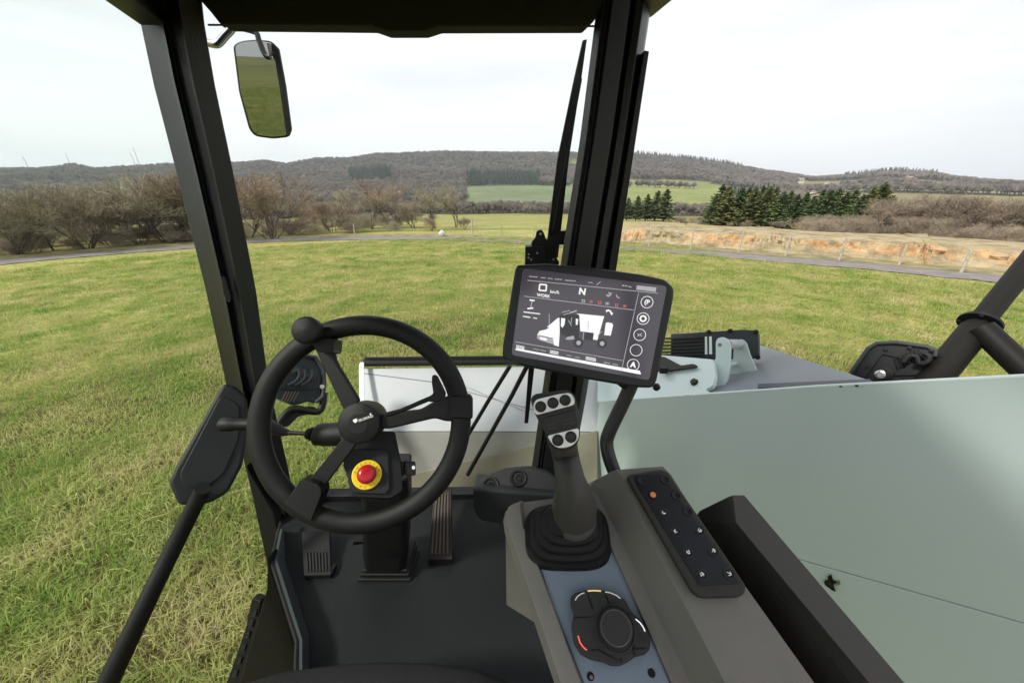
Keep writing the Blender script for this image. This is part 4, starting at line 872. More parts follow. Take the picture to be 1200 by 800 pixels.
# keypad
kp = empty('keypad', K0.hit(803, 625), 'black keypad with two columns of round icon buttons on the console ridge', 'keypad')
q = rounded([(734, 558), (740, 555), (775, 549), (783, 552), (875, 686), (873, 695), (866, 699), (822, 700), (812, 694)], 5)
bm = NB(); slab(bm, [K0.hit(x, y, .014) for x, y in q], -K0.n*.013); obj('keypad_housing', bm, M_BIN, kp, .004, 3)
K1 = K0.up(.0145); bm = NB(); px_slab(bm, K1, rounded([(742, 557), (776, 554), (868, 683), (820, 686), (745, 566)], 3), .003, .0008); obj('keypad_face', bm, M_KEY, kp, .001)
z6 = lambda x, y: (730+x/5, 545+y/5)
lcol = [(110,90),(176,175),(238,278),(308,388),(380,508),(462,640)]; rcol = [(245,85),(310,175),(378,270),(448,382),(528,502),(620,635)]
K2 = K1.up(.0008)
xk = (K2.hit(870, 690)-K2.hit(820, 692))
for i in range(6):
    for j, (x, y) in enumerate((lcol[i], rcol[i])):
        c = K2.hit(*z6(x, y)); bm = NB(); rr = .0068
        lathe(bm, c, K2.n, [(rr, 0), (rr, .0012), (rr*.85, .0018), (rr*.6, .001), (0, .0008)], 22, cap=False); b = obj('button', bm, M_BLACK, kp, smooth=40)
        lit = not (i == 0 or (j == 1 and i in (1, 2)))
        if lit:
            mm = M_ORANGE if (i == 1 and j == 0) else M_PRINT; bm = NB(); t = c+K2.n*.0021; xa, ya = frame(K2.n)
            if mm is M_ORANGE: lathe(bm, t, K2.n, [(0, 0), (.0042, 0), (.0042, .0005), (0, .0005)], 16, cap=False)
            else:
                rs = random.Random(i*2+j)
                for s in range(4):
                    u = rs.uniform(0, 6.28); p1 = t+(xa*math.cos(u)+ya*math.sin(u))*.0026; p2 = t+(xa*math.cos(u+1.5+s)+ya*math.sin(u+1.5+s))*.0028; tube(bm, [p1, p2], .00055, 4)
            obj('button_icon', bm, mm, b)
            bm = NB(); ring_flat(bm, c+K2.n*.0014, K2.n, rr*.98, rr*.90, .0003, 22)
            if mm is M_PRINT: obj('button_halo', bm, M_TRIM, b)
            else: bm.free()
# bin beside the console
bn = empty('storage_bin', K0.hit(950, 760)+Vector((0, 0, -.3)), 'dark brown open storage bin beside the console, next to the green panel', 'storage bin')
def brow(y, a=None):
    s = (y-600)/200.; X = a or (820+135*s if False else 822+133*s, 868+166*s, 889+171*s)
    y1 = y
    p0 = K0.up(-.05).hit(X[0], y); p1 = K0.up(-.0015).hit(X[1]-17, y); p1b = K0.up(.0).hit(X[1]-16, y); p2 = K0.up(.0).hit(X[2], y)
    return [p0+Vector((0, 0, -.2)), p0, p1, p1b, p2, p2+Vector((.01, 0, -.03)), p2+Vector((.02, 0, -.3))]
f0 = [K0.up(-.05).hit(820, 598), K0.up(-.004).hit(853, 582), K0.hit(858, 580), K0.hit(872, 580)]
rowA = [f0[0]+Vector((0, 0, -.2)), f0[0], f0[1], f0[2], f0[3], f0[3]+Vector((.01, 0, -.03)), f0[3]+Vector((.02, 0, -.3))]
rowZ = [p+Vector((.0, .01, -.03)) for p in rowA]
bm = NB(); loft(bm, [rowZ, rowA, brow(612), brow(700), brow(800), brow(960)]); obj('bin_body', bm, M_BIN, bn, .0018, 2, smooth=12)
bm = NB(); ra = [f0[2], f0[3]]
loft(bm, [[a+K0.n*h for a, h in ((f0[2], .0012), (f0[3], .0012), (f0[3], -.004), (f0[2], -.004))]]+[[q+K0.n*h for q, h in ((brow(y)[3], .0012), (brow(y)[4], .0012), (brow(y)[4], -.004), (brow(y)[3], -.004))] for y in (612, 800, 960)])
obj('bin_rail', bm, mat('bin_plastic_lit', (.055, .052, .047), .42, bump=.3, bscale=700), bn, .001)  # lighter copy of the bin plastic: lit top edge painted into the colour
bm = NB(); tube(bm, [brow(y)[1].lerp(brow(y)[3], .62)+K0.n*.001 for y in (616, 700, 800, 960)], .0016, 6); obj('bin_panel_joint', bm, M_BLACK, bn)
bm = NB()
for a, b in (((838, 606), (862, 600)), ((838, 606), (990, 800)), ):
    pass
px_slab(bm, K0.up(-.02), [(858, 596), (868, 594), (1040, 800), (1020, 800)], .002, .004); bm.free()

# ---- joystick
js = empty('joystick', T0.hit(664, 640), 'grey multifunction joystick with silver button plates and black rubber boot', 'joystick')
bc = T0.hit(664, 632); xa = (T0.hit(713, 640)-T0.hit(613, 640)).normalized(); ya = T0.n.cross(xa)
jt = T0.hit(672, 606, .045)
bm = NB(); rings = []
def rrect(c, hx, hy, n=40, p=3.2):
    o = []
    for k in range(n):
        u = 2*math.pi*k/n; cu, su = math.cos(u), math.sin(u); o.append(c+xa*hx*math.copysign(abs(cu)**(2/p), cu)+ya*hy*math.copysign(abs(su)**(2/p), su))
    return o
X0 = T0.hit(713, 640)-T0.hit(612, 640); HX = X0.length/2; Y0 = T0.hit(660, 594)-T0.hit(664, 670); HY = abs(Y0.dot(ya))/2
bcen = (T0.hit(612, 640)+T0.hit(713, 640))/2+ya*0; bcen = T0.hit(663, 630)
steps = [(1.0, .002), (1.0, .008), (.97, .012), (.86, .012), (.90, .02), (.86, .024), (.74, .025), (.78, .031), (.74, .036), (.61, .037), (.65, .043), (.61, .047), (.48, .049), (.51, .054), (.44, .058)]
top_c = T0.hit(672, 604, .06)
for s, h in steps:
    t = h/.06; c = bcen+T0.n*h+(top_c-T0.n*.06-bcen)*t*.8; rings.append(rrect(c, HX*s, HY*s, p=3.6-1.4*t))
loft(bm, rings); obj('rubber_boot', bm, M_RUBBER, js, smooth=50)
JD = facing(655, 500, .50); sb = T0.hit(672, 604, .055)
def jp(x, y, d): return at(x, y, d=d)
dep0 = (sb-EYE).dot(Vector((0, CP, -SP)))
print('stick base depth', dep0)
ds = [dep0+.0, dep0-.01, dep0-.03, dep0-.04, .56, .55, .545, .54]
sp = [(673, 604), (673, 592), (672, 578), (668, 560), (664, 540), (661, 525), (658, 512), (655, 505)]
wpx = [25, 27, 22, 17.5, 16, 16.5, 18, 17]
bm = NB(); tube(bm, [jp(x, y, d) for (x, y), d in zip(sp, ds)], [w/F*d*.97 for w, d in zip(wpx, ds)], 24, ref=Vector((0, 1, 0)))
bm2 = bm
obj('stick', bm2, M_STICK, js, smooth=70)
bm = NB(); lathe(bm, jp(673, 606, dep0), T0.n, [(.026, -.006), (.033, -.004), (.034, 0), (.031, .004), (.026, .006)], 28); obj('collar', bm, M_STICK, js, smooth=50)
bm = NB(); px_slab(bm, JD, rounded([(621, 467), (626, 461), (664, 456), (673, 461), (677, 476), (680, 490), (680, 512), (675, 524), (660, 530), (646, 524), (636, 502), (626, 484)], 5), .034); obj('stick_head', bm, M_BTN, js, .006, 4)
bm = NB(); px_slab(bm, JD, rounded([(624.5, 475), (628, 468), (655, 461.5), (668, 460), (673, 466), (673.5, 474), (629, 486), (626, 483)], 4), .002, .0022); p1_ = obj('button_plate', bm, M_SILVER, js, .0006)
bm = NB(); px_slab(bm, JD, rounded([(641, 510.5), (677, 501.5), (678.5, 504), (678, 514), (672, 521), (663, 524.5), (653, 524.5), (647, 520)], 3.5), .002, .0022); p2_ = obj('button_plate', bm, M_SILVER, js, .0006)
for x, y, p in ((633.6, 476.4, p1_), (648, 472, p1_), (662.3, 468.8, p1_), (653.7, 515.6, p2_), (669, 511.8, p2_)):
    bm = NB(); rr = 6.6/F*.5; lathe(bm, JD.hit(x, y, .0022), JD.n, [(0, 0), (rr, 0), (rr, .0012), (rr*.86, .0012), (rr*.84, .0004), (rr*.78, .0004), (rr*.75, .0028), (rr*.5, .0022), (0, .002)], 24, cap=False); obj('button', bm, M_BTN, p, smooth=40)
bm = NB(); px_slab(bm, JD, rounded([(634, 490), (675, 479), (678, 497), (643, 507)], 4), .003, .002); rk = obj('rocker', bm, M_BTN, js, .0015)
for a, b in (((637, 499), (650, 496)), ((660, 493), (674, 489.5)), ((640, 503), (652, 500)), ((662, 497), (675, 493.5))):
    bm = NB(); px_line(bm, JD, a, b, 1.4, .001, .0021); obj('rocker_mark', bm, M_STICK, rk)

# ---- monitor
mon = empty('monitor', at(745, 545, d=.62), 'black tilted touch monitor showing a white machine picture, on a bent pole', 'monitor')
MP = facing(690, 382, .66, yaw=4)
bm = NB(); px_slab(bm, MP, rounded([(606, 310), (640, 308.5), (700, 314), (752, 321), (780, 327), (790.5, 337), (790, 349), (770, 447), (765, 455), (745, 454.5), (690, 445), (595, 425.5), (588, 418), (589, 404), (603, 316)], 5), .032); obj('monitor_housing', bm, mat('monitor_plastic', (.02, .02, .023), .32, bump=.2, bscale=900), mon, .006, 4)
bm = NB(); px_slab(bm, MP, rounded([(613, 314), (782, 335), (761, 446), (599, 416)], 5), .002, .0015); scr = obj('screen', bm, M_SCR, mon, .0008, label='lit dark screen with white symbols')
z5 = lambda x, y: (580+x/5, 300+y/5)
z10 = lambda x, y: (600+x/10, 305+y/10)
za = lambda x, y: (590+x/10, 370+y/10)
zc = lambda x, y: (690+x/5.714, 320+y/5.714)
MQ = MP.up(.0017)
def poly(pts, m, nm, off=.0002, f=lambda x, y: (x, y)):
    bm = NB(); px_slab(bm, MQ, [f(*p) for p in pts], .0006, off+.0004); return obj(nm, bm, m, scr)
def lines(segs, m, nm, wpx, f=lambda x, y: (x, y), off=.0002):
    bm = NB()
    for a, b in segs: px_line(bm, MQ, f(*a), f(*b), wpx, .0005, off)
    return obj(nm, bm, m, scr)
lines([((190, 142), (955, 218)), ((170, 235), (812, 316)), ((842, 215), (742, 668)), ((120, 502), (748, 612))], M_LITG, 'screen_rule', .7, z5)
poly([(122, 540), (740, 652), (850, 672), (856, 692), (836, 690), (120, 550)], M_LIT, 'screen_bar', f=z5)
xs = MQ.hit(780, 335)-MQ.hit(613, 314)
bm = NB(); c0 = MQ.hit(*z10(365, 318)); 
lines([((325, 280), (405, 288)), ((405, 288), (398, 358)), ((398, 358), (318, 350)), ((318, 350), (325, 280))], M_LIT, 'speed_digit', 1.7, z10)
bm.free()
text_mesh('km/h', .0085, MQ.hit(*z10(500, 372), .0004), xs, MP.n, M_LIT, 'speed_unit', scr, .0001)
text_mesh('WORK', .0078, MQ.hit(*z10(368, 414), .0004), xs, MP.n, M_LIT, 'work_mode', scr, .0002)
text_mesh('N', .0165, MQ.hit(*z10(824, 368), .0004), xs, MP.n, M_LIT, 'gear_letter', scr, .0006)
def dashes(runs, m, nm, wpx, f):
    rs = random.Random(len(runs)); segs = []
    for (x0, y0), (x1, y1) in runs:
        L_ = math.hypot(x1-x0, y1-y0); t = 0
        while t < L_: s = rs.uniform(.5, 1.2)*11; a = t/L_; b = min(1, (t+s)/L_); segs.append(((x0+(x1-x0)*a, y0+(y1-y0)*a), (x0+(x1-x0)*b, y0+(y1-y0)*b))); t += s+rs.uniform(1, 4)
    lines(segs, m, nm, wpx, f)
dashes([((200, 188), (300, 196)), ((335, 202), (395, 206)), ((420, 210), (475, 216)), ((500, 218), (585, 226)), ((622, 233), (745, 243))], M_LITG, 'header_text', 1.1, z10)
dashes([((895, 258), (945, 262)), ((990, 285), (1040, 250))], M_LITG, 'header_symbol', 1., z10)
dashes([((745, 172), (775, 175)), ((782, 178), (800, 182))], M_LITG, 'header_value', 1.3, z5)
poly([(832, 172), (946, 184), (942, 210), (828, 196)], M_LITG, 'battery_bar', f=z5)
dashes([((136, 604), (330, 628)), ((128, 655), (215, 668)), ((250, 672), (295, 682))], M_LIT, 'mode_text', 1.4, z10)
for c in ((235, 470, 30), (215, 560, 34)):
    lines([((c[0]-c[2], c[1]+(6 if c[1] > 500 else -6)), (c[0]+c[2], c[1]+(-2 if c[1] > 500 else 2)))], M_LIT, 'axle_symbol', 1.7, z10)
lines([((235, 475), (218, 560))], M_LITG, 'axle_symbol', 1.1, z10)
poly([(1098,585),(1130,575),(1160,590),(1172,615),(1188,618),(1168,645),(1148,612),(1156,612),(1140,598),(1118,598),(1108,612)], M_LIT, 'turn_arrow', f=z10)
lines([((1105, 405), (1130, 412)), ((1130, 380), (1168, 392)), ((1120, 425), (1160, 400))], M_LITG, 'tool_symbol', 1.6, z10)
lines([((712, 225), (716, 240)), ((716, 240), (732, 246))], M_LITG, 'phone_symbol', 1.1, z5)
for i, (x, y) in enumerate(((518, 262), (564, 267), (614, 272), (658, 278), (712, 288), (760, 292))):
    m = M_LITG if i in (0, 3) else M_LITR; s = 11
    lines([((x-s, y-7), (x+s, y-5)), ((x-s, y+7), (x+s, y+8)), ((x-s*.6, y-8), (x-s*.6, y+8)), ((x+s*.5, y-8), (x+s*.6, y+8))] if i % 2 == 0 else [((x-s, y-5), (x+s, y+6)), ((x-s, y+6), (x+s, y-6)), ((x, y-9), (x, y+9))], m, 'warning_symbol', .8, z5)
for i, (x, y) in enumerate(((891, 270), (868, 366), (848, 461), (827, 551), (810, 637))):
    c = MQ.hit(*z5(x, y), .0004); bm = NB(); ring_flat(bm, c, MP.n, .0108, .0098, .0004, 30); k = obj('touch_button', bm, M_LIT, scr)
    if i == 0: text_mesh('(P', .011, c, xs, MP.n, M_LIT, 'touch_icon', scr, .0003)
    elif i == 4: text_mesh('A', .013, c, xs, MP.n, M_LIT, 'touch_icon', scr, .0007)
    elif i == 1: bm = NB(); ring_flat(bm, c, MP.n, .0065, .0035, .0004, 8); obj('touch_icon', bm, M_LIT, scr)
    elif i == 2: lines([((x-14, y-6), (x+14, y+8)), ((x-12, y+8), (x+12, y-8))], M_LITG, 'touch_icon', 1.1, z5)
# bottom row readouts
for (x, y, w_, n_) in ((150, 345, 95, 4), (345, 385, 75, 1), (430, 400, 70, 1), (545, 405, 100, 3), (740, 460, 60, 1), (835, 480, 60, 1), (965, 480, 120, 3), (1175, 545, 40, 1)):
    dashes([((x, y+k*14), (x+w_, y+w_*.19+k*14)) for k in range(n_)], M_LITG if n_ == 1 else M_LIT, 'readout', .9, za)
dashes([((640, 622), (676, 628)), ((690, 632), (722, 638))], M_LITG, 'readout', 1., z5)
# the machine drawn on the screen
poly([(478,336),(640,352),(600,492),(574,488),(580,450),(500,440),(494,345)], M_LIT, 'machine_picture', f=z5)
poly([(247,462),(262,438),(300,430),(340,400),(378,362),(392,344),(398,360),(385,395),(380,440),(374,530),(345,520),(340,480),(260,462)], M_LIT, 'machine_picture', f=z5)
poly([(318,405),(365,365),(378,360),(376,376),(330,418),(304,414)], M_LIT, 'machine_picture', .0004, z5)
poly([(248,462),(340,484),(342,516),(262,492),(246,480)], M_LITG, 'machine_picture', .0006, z5)
poly([(264,474),(304,482),(304,496),(264,486)], M_LIT, 'machine_picture', .0010, z5)
poly([(378,350),(402,338),(490,346),(496,360),(490,480),(470,490),(420,470),(380,450)], M_SCRD, 'machine_picture', .0005, z5)
poly([(388,362),(412,366),(408,400),(396,420),(386,410)], M_LIT, 'machine_picture', .0009, z5)
poly([(474,366),(488,368),(484,404),(474,402)], M_LIT, 'machine_picture', .0009, z5)
poly([(412,488),(424,474),(462,466),(466,486),(440,490)], M_LITG, 'machine_picture', .0009, z5)
poly([(530,445),(578,452),(574,495),(526,488)], M_SCRD, 'machine_picture', .0008, z5)
poly([(650,392),(662,388),(688,394),(692,406),(678,466),(640,462)], M_LIT, 'machine_picture', .0006, z5)
lines([((392, 330), (440, 318)), ((440, 330), (480, 318)), ((400, 345), (480, 322)), ((318, 340), (318, 405)), ((430, 375), (450, 410)), ((450, 360), (445, 395)), ((546, 380), (546, 432)), ((520, 440), (516, 490)), ((600, 470), (625, 440))], M_LITG, 'machine_picture', .8, z5, .0012)
for x, y in ((490, 508), (628, 512)):
    c = MQ.hit(*z5(x, y), .0006); bm = NB(); ring_flat(bm, c, MP.n, .0088, .0050, .0006, 20); obj('machine_wheel', bm, M_SCRD, scr); bm = NB(); ring_flat(bm, c+MP.n*.0002, MP.n, .0042, .0002, .0006, 14); obj('machine_wheel', bm, M_LITG, scr)
bm = NB(); px_slab(bm, MP, [(587, 420), (606, 422), (609, 429), (594, 426)], .001, .0032); obj('corner_glint', bm, M_TRIM, mon, .0003)  # painted glint: lighter sliver laid on the housing corner
bm = NB(); tube(bm, smooth_path([at(741, 448, d=.70), at(731, 470, d=.71), at(714, 506, d=.72), at(711, 522, d=.72), at(717, 545, d=.71), at(728, 570, d=.70)], 5), .0135, 18); obj('pole', bm, M_PILLAR, mon)
bm = NB(); tube(bm, [MP.hit(700, 400, -.03), MP.hit(730, 440, -.06), at(741, 448, d=.70)], .022, 12); obj('monitor_bracket', bm, M_BLACK, mon)
bm = NB(); c = at(768, 453, d=.72); lathe(bm, c, Vector((.4, -1, .3)), [(0, 0), (.007, 0), (.008, .004), (.004, .010), (0, .012)], 14, cap=False); obj('clamp_screw', bm, M_BLACK, mon, smooth=40)

# ---- wiper and linkage (outside the windscreen)
wp = empty('windscreen_wiper', at(633, 300, Y=1.3), 'black parked wiper standing upright along the right pillar', 'wiper')
YW = 1.27
bm = NB(); WPn = Plane(at(650, 200, Y=YW), (0, -1, 0)); px_slab(bm, WPn, [(683, 47), (688, 46), (681, 96), (667, 185), (654, 302), (639, 302), (653, 188), (672, 96)], .014); obj('wiper_arm', bm, M_BLACK, wp, .002)
bm = NB(); px_slab(bm, WPn, [(680.5, 92), (682.5, 92), (664, 190), (652, 270), (648, 270)], .012, .018); obj('wiper_blade', bm, M_RUBBER, wp, .001)
bm = NB(); px_slab(bm, WPn, rounded([(623, 284), (628, 278), (629, 271), (635, 269), (638, 274), (640, 281), (652, 276), (656, 271), (668, 270), (664, 287), (654, 287), (652, 302), (656, 308), (650, 318), (623, 318)], 2), .02, .002); obj('wiper_bracket', bm, M_BLACK, wp, .002)
bm = NB(); lathe(bm, WPn.hit(633.4, 274, .003), WPn.n, [(0, 0), (.0045, 0), (.0045, .001), (0, .001)], 14, cap=False); obj('bracket_bolt', bm, M_STEEL, wp)
bm = NB(); px_slab(bm, WPn, rounded([(616, 289), (638, 289), (638, 325), (615, 325)], 2), .05, .01); mo = obj('wiper_motor', bm, M_BLACK, wp, .003)
for x, y in ((619.5, 298), (619.3, 302), (629.5, 296.5), (622.5, 304), (648.5, 304)):
    bm = NB(); lathe(bm, WPn.hit(x, y, .0105), WPn.n, [(0, 0), (.0035, 0), (.0035, .002), (0, .002)], 10, cap=False); obj('motor_bolt', bm, M_STEEL, mo)
lk = empty('wiper_linkage', at(590, 500, Y=1.28), 'two thin parallel black wiper rods slanting down behind the steering wheel', 'wiper')
bm = NB(); tube(bm, [at(598, 428, Y=1.26), at(572, 470, Y=1.26), at(553, 502, Y=1.26), at(520, 556, Y=1.26)], .0085, 10); obj('linkage_rod', bm, M_BLACK, lk)
bm = NB(); tube(bm, [at(618, 428, Y=1.28), at(600, 463, Y=1.28), at(548, 556, Y=1.28)], .0095, 10); obj('linkage_rod', bm, M_BLACK, lk)
bm = NB(); px_slab(bm, Plane(at(620, 460, Y=1.25), (0, -1, 0)), [(620, 425), (627, 425), (619, 496), (614.5, 496), (616.5, 470)], .012); obj('linkage_end', bm, M_BLACK, lk, .002)

# ---- mirror
mi = empty('wing_mirror', at(310, 105, Y=1.55), 'rounded black rear view mirror reflecting the meadow, hung outside by the left pillar', 'mirror')
cdir = ray(300, 74).normalized()
want = Vector((-.34, -1, .012)).normalized()          # what the mirror shows there: the rear horizon
MNn = (want-cdir).normalized(); MM = Plane(at(308, 105, Y=1.55), MNn)
outm = rounded([(273, 53), (283, 48), (300, 46.5), (318, 48), (326, 56), (334, 100), (342, 152), (339, 161), (320, 163), (299, 160), (292, 152), (280, 108)], 5)
bm = NB(); slab(bm, [MM.hit(x, y) for x, y in outm], ray(308, 105).normalized()*.05); obj('mirror_housing', bm, M_BLACK, mi, .005, 3)
bm = NB(); px_slab(bm, MM, rounded([(275.5, 54), (284, 49.5), (300, 48.4), (317, 49.5), (320, 53), (328, 100), (337, 156), (334, 159), (318, 160.5), (301, 158), (294.5, 151), (282, 108)], 4), .002, .0022); mg = obj('mirror_glass', bm, M_MIRROR, mi)
bm = NB(); px_slab(bm, MM, rounded([(319, 50), (326, 57), (334, 100), (341, 152), (338, 160), (335.5, 159), (327, 100)], 2), .012, .006); obj('mirror_rim', bm, M_BLACK, mi, .002)
yb = 1.5
bm = NB(); tube(bm, smooth_path([at(x, y, Y=yb) for x, y in ((262, 29), (277, 32), (299, 38), (303, 46), (308, 59), (312, 66), (317, 67))], 3), .0085, 12); obj('mirror_arm', bm, M_PILLAR, mi)
bm = NB(); px_slab(bm, MM, rounded([(312, 50), (317, 50), (319, 64), (315, 65)], 1.5), .006, .012); obj('mirror_clamp', bm, M_STEEL, mi, .001)
br = empty('mirror_bracket', at(255, 40, Y=1.3), 'polished bent tube bracket between the left pillar and roof edge', 'bracket')
bm = NB(); tube(bm, smooth_path([at(x, y, Y=1.3) for x, y in ((238, 49), (250, 52), (256, 51), (263, 43), (272, 33), (272, 24), (262, 12))], 3), .010, 14); obj('bracket_tube', bm, M_CHROME, br)

# ---- front hood of the loader head
hd = empty('feed_loader', Vector((.6, 1.7, 0)), 'white and pale green feed loader: hood before the windscreen and tall side sheet at right', 'loader')
U = plane3(at(425, 432, Y=1.92), at(700, 428, Y=1.92), at(560, 505, Y=1.66))
cr0, cr1 = U.hit(430, 505), U.hit(760, 506)
Lw = plane3(cr0, cr1, at(560, 600, Y=1.60)); 
bm = NB(); px_slab(bm, U, [(424, 432), (800, 426), (790, 506), (428, 505)], .02); obj('hood_top_sheet', bm, M_WHITE, hd, .003)
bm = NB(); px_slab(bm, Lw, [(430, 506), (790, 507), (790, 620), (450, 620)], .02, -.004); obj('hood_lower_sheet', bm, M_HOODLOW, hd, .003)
Lt = plane3(Lw.hit(480, 556), Lw.hit(640, 518), at(600, 620, Y=1.52))
bm = NB(); px_slab(bm, Lt, [(440, 566), (640, 518), (700, 505), (700, 640), (440, 640)], .01, .006); obj('hood_third_face', bm, mat('hood_white_deep_shade', (.30, .28, .22), .5, vary=.12, vscale=5), hd, .002)  # lower hood face, same white: deeper shade and reflection painted as beige
bm = NB(); px_slab(bm, plane3(at(420, 426, Y=1.90), at(428, 426, Y=1.90), at(424, 500, Y=1.60)), rounded([(420.5, 427), (422, 424), (426.5, 424), (427, 506), (421, 506)], 1), .006, .004); obj('hood_end_plate', bm, M_MINT, hd, .003)
bm = NB(); a, b = at(427, 424.5, Y=1.93), at(800, 421, Y=1.93); tube(bm, [a, a.lerp(b, .5), b], .027, 10, flat=.9); obj('rubber_strip', bm, M_RUBBER, hd, .0)
bm = NB(); a, b = at(428, 419.5, Y=1.91), at(800, 416, Y=1.91); tube(bm, [a, b], .007, 8); obj('strip_bead', bm, M_BLACK, hd)
bm = NB(); px_line(bm, U, (425, 437), (505, 447), 1.0, .002, .001); px_line(bm, U, (505, 447), (640, 484), .8, .002, .001); obj('hood_seam', bm, M_LID, hd)
bm = NB(); tube(bm, [U.hit(545, 452, .004), U.hit(618, 482, .004)], .0035, 6); obj('hood_fold', bm, M_WHITE, hd)

# ---- big pale green side sheet of the loader arm
sp_ = hd
d1 = camdir(-.59, -.21, 1); P0 = at(1200, 442, d=.80); nn = d1.cross(Vector((0, 0, -1))); nn = nn if nn.dot(EYE-P0) > 0 else -nn; SPn = Plane(P0, nn)
def seam_y(x): return 655+(x-935)*.283
bm = NB(); px_slab(bm, SPn, [(702, 471.5), (770, 467), (960, 453.5), (1200, 442), (1500, 424), (1500, seam_y(1500)-.45), (935, seam_y(935)-.45), (690, seam_y(690)-.45)], .006); obj('upper_sheet', bm, M_MINT, sp_, .002)
bm = NB(); px_slab(bm, SPn, [(690, seam_y(690)+.45), (935, seam_y(935)+.45), (1500, seam_y(1500)+.45), (1500, 1400), (700, 1000)], .006); obj('lower_sheet', bm, M_MINT, sp_, .002)
bm = NB(); px_slab(bm, SPn, [(690, seam_y(690)-6), (1500, seam_y(1500)-6), (1500, seam_y(1500)+8), (690, seam_y(690)+8)], .004, -.0075); obj('seam_backing', bm, M_BLACK, sp_)
bm = NB(); t0, t1 = SPn.hit(702, 470.5, -.006), SPn.hit(1300, 436.5, -.006); tube(bm, [t0, SPn.hit(960, 453, -.006), SPn.hit(1200, 441.2, -.006), t1, SPn.hit(1500, 423.5, -.006)], .0065, 10); obj('top_lip', bm, M_MINT, sp_)
lc = SPn.hit(972, 683); bm = NB(); lathe(bm, lc, SPn.n, [(0, 0), (.012, 0), (.012, .008), (.008, .012), (0, .013)], 18, cap=False); lt = obj('latch', bm, M_BLACK, sp_, smooth=40)
bm = NB(); px_slab(bm, SPn, [(970, 675), (974, 673), (976, 680), (981, 682), (976, 685), (979, 693), (974, 691), (970, 687)], .004, .008); obj('latch_wing', bm, M_BLACK, lt, .001)
bm = NB(); px_slab(bm, SPn, [(978, 681), (984, 680), (985, 684), (979, 686)], .002, .004); obj('latch_tab', bm, M_STEEL, lt, .0005)

# ---- arm cover, pivot ears, lamp box beyond the side sheet
ar = hd
LDp = plane3(SPn.hit(870, 459, -.03), SPn.hit(1030, 449, -.03), at(890, 405, d=2.05))
bm = NB(); px_slab(bm, LDp, [(822, 460.5), (822, 425), (890, 404), (1023, 446.5), (1018, 451)], .012); obj('cover_sheet', bm, M_LID, ar, .002)
bm = NB(); px_slab(bm, LDp, [(888, 449.5), (1020, 443.8), (1020, 448.2), (888, 454.5)], .006, .004); obj('cover_edge', bm, mat('dark_edge', (.045, .05, .07), .4), ar, .001)
for x, y in ((984.5, 450.5), (1003.5, 450)):
    bm = NB(); px_slab(bm, LDp, [(x-1.5, y-1.3), (x+2, y-1.5), (x+2, y+1.5), (x-1.5, y+1.5)], .004, .009); obj('cover_clip', bm, M_BLACK, ar)
AS = plane3(SPn.hit(740, 468, -.02), SPn.hit(840, 463, -.02), at(780, 417, d=1.78))
bm = NB(); px_slab(bm, AS, rounded([(700, 472), (700, 424), (775, 416), (836, 421), (838, 440), (835, 452), (826, 456), (836, 462)], 3), .02); obj('arm_sheet', bm, M_MINT, ar, .003)
E1 = facing(845, 430, 1.52, yaw=-18); 
bm = NB(); px_slab(bm, E1, rounded([(838.5, 400), (841, 396), (847, 394.5), (853, 397), (856, 403), (855, 435), (851, 449), (842, 457), (832, 454), (826, 446), (835, 428), (838.5, 420)], 3), .02); obj('pivot_ear', bm, M_MINT, ar, .003)
E2 = facing(872, 430, 1.60, yaw=-18)
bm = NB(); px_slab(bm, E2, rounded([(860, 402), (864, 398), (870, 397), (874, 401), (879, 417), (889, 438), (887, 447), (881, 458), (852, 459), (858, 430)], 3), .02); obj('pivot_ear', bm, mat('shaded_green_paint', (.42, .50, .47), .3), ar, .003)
bm = NB(); a = E1.hit(852, 403, -.012); b = E2.hit(866, 403, 0); tube(bm, [a, b], .021, 18); obj('pivot_pin', bm, M_WHITE, ar)
bm = NB(); lathe(bm, E1.hit(843.6, 404), E1.n, [(0, 0), (.008, 0), (.008, .001), (.005, .001), (.004, .0006), (0, .0006)], 16, cap=False); obj('ear_hole', bm, M_LID, ar)
bm = NB(); a = E1.hit(853, 427, -.012); tube(bm, [a, E2.hit(862, 426, .0)], .012, 10); obj('cross_pin', bm, M_MINT, ar)
for x, y, r in ((814, 448, .014), (769, 453, .012), (856, 448, .011)):
    pl = AS if x < 850 else E2; bm = NB(); lathe(bm, pl.hit(x, y, .0), pl.n, [(0, 0), (r*1.2, 0), (r*1.2, .003), (r, .003), (r, .012), (r*.6, .014), (0, .014)], 8 if x != 769 else 16, cap=False); obj('bolt', bm, mat('brown_bolt', (.05, .04, .035), .4, metal=.6), ar)
bm = NB(); px_slab(bm, AS, rounded([(772, 417), (779, 418), (798, 428), (812, 426), (817, 428), (812, 430), (780, 434), (772, 431)], 1.5), .012, .02); obj('hose_bracket', bm, M_BIN, ar, .002)
bm = NB(); box(bm, AS.hit(777, 433, .03), .035, .03, .03); obj('valve_block', bm, M_BLACK, ar, .003)
bm = NB()
for x in (804, 808): lathe(bm, SPn.hit(x, 463, -.002), Vector((0, 0, 1)), [(0, 0), (.006, 0), (.005, .006), (0, .007)], 10, cap=False)
obj('edge_screws', bm, M_PRINT, ar); bpy.data.objects[-1] if False else None

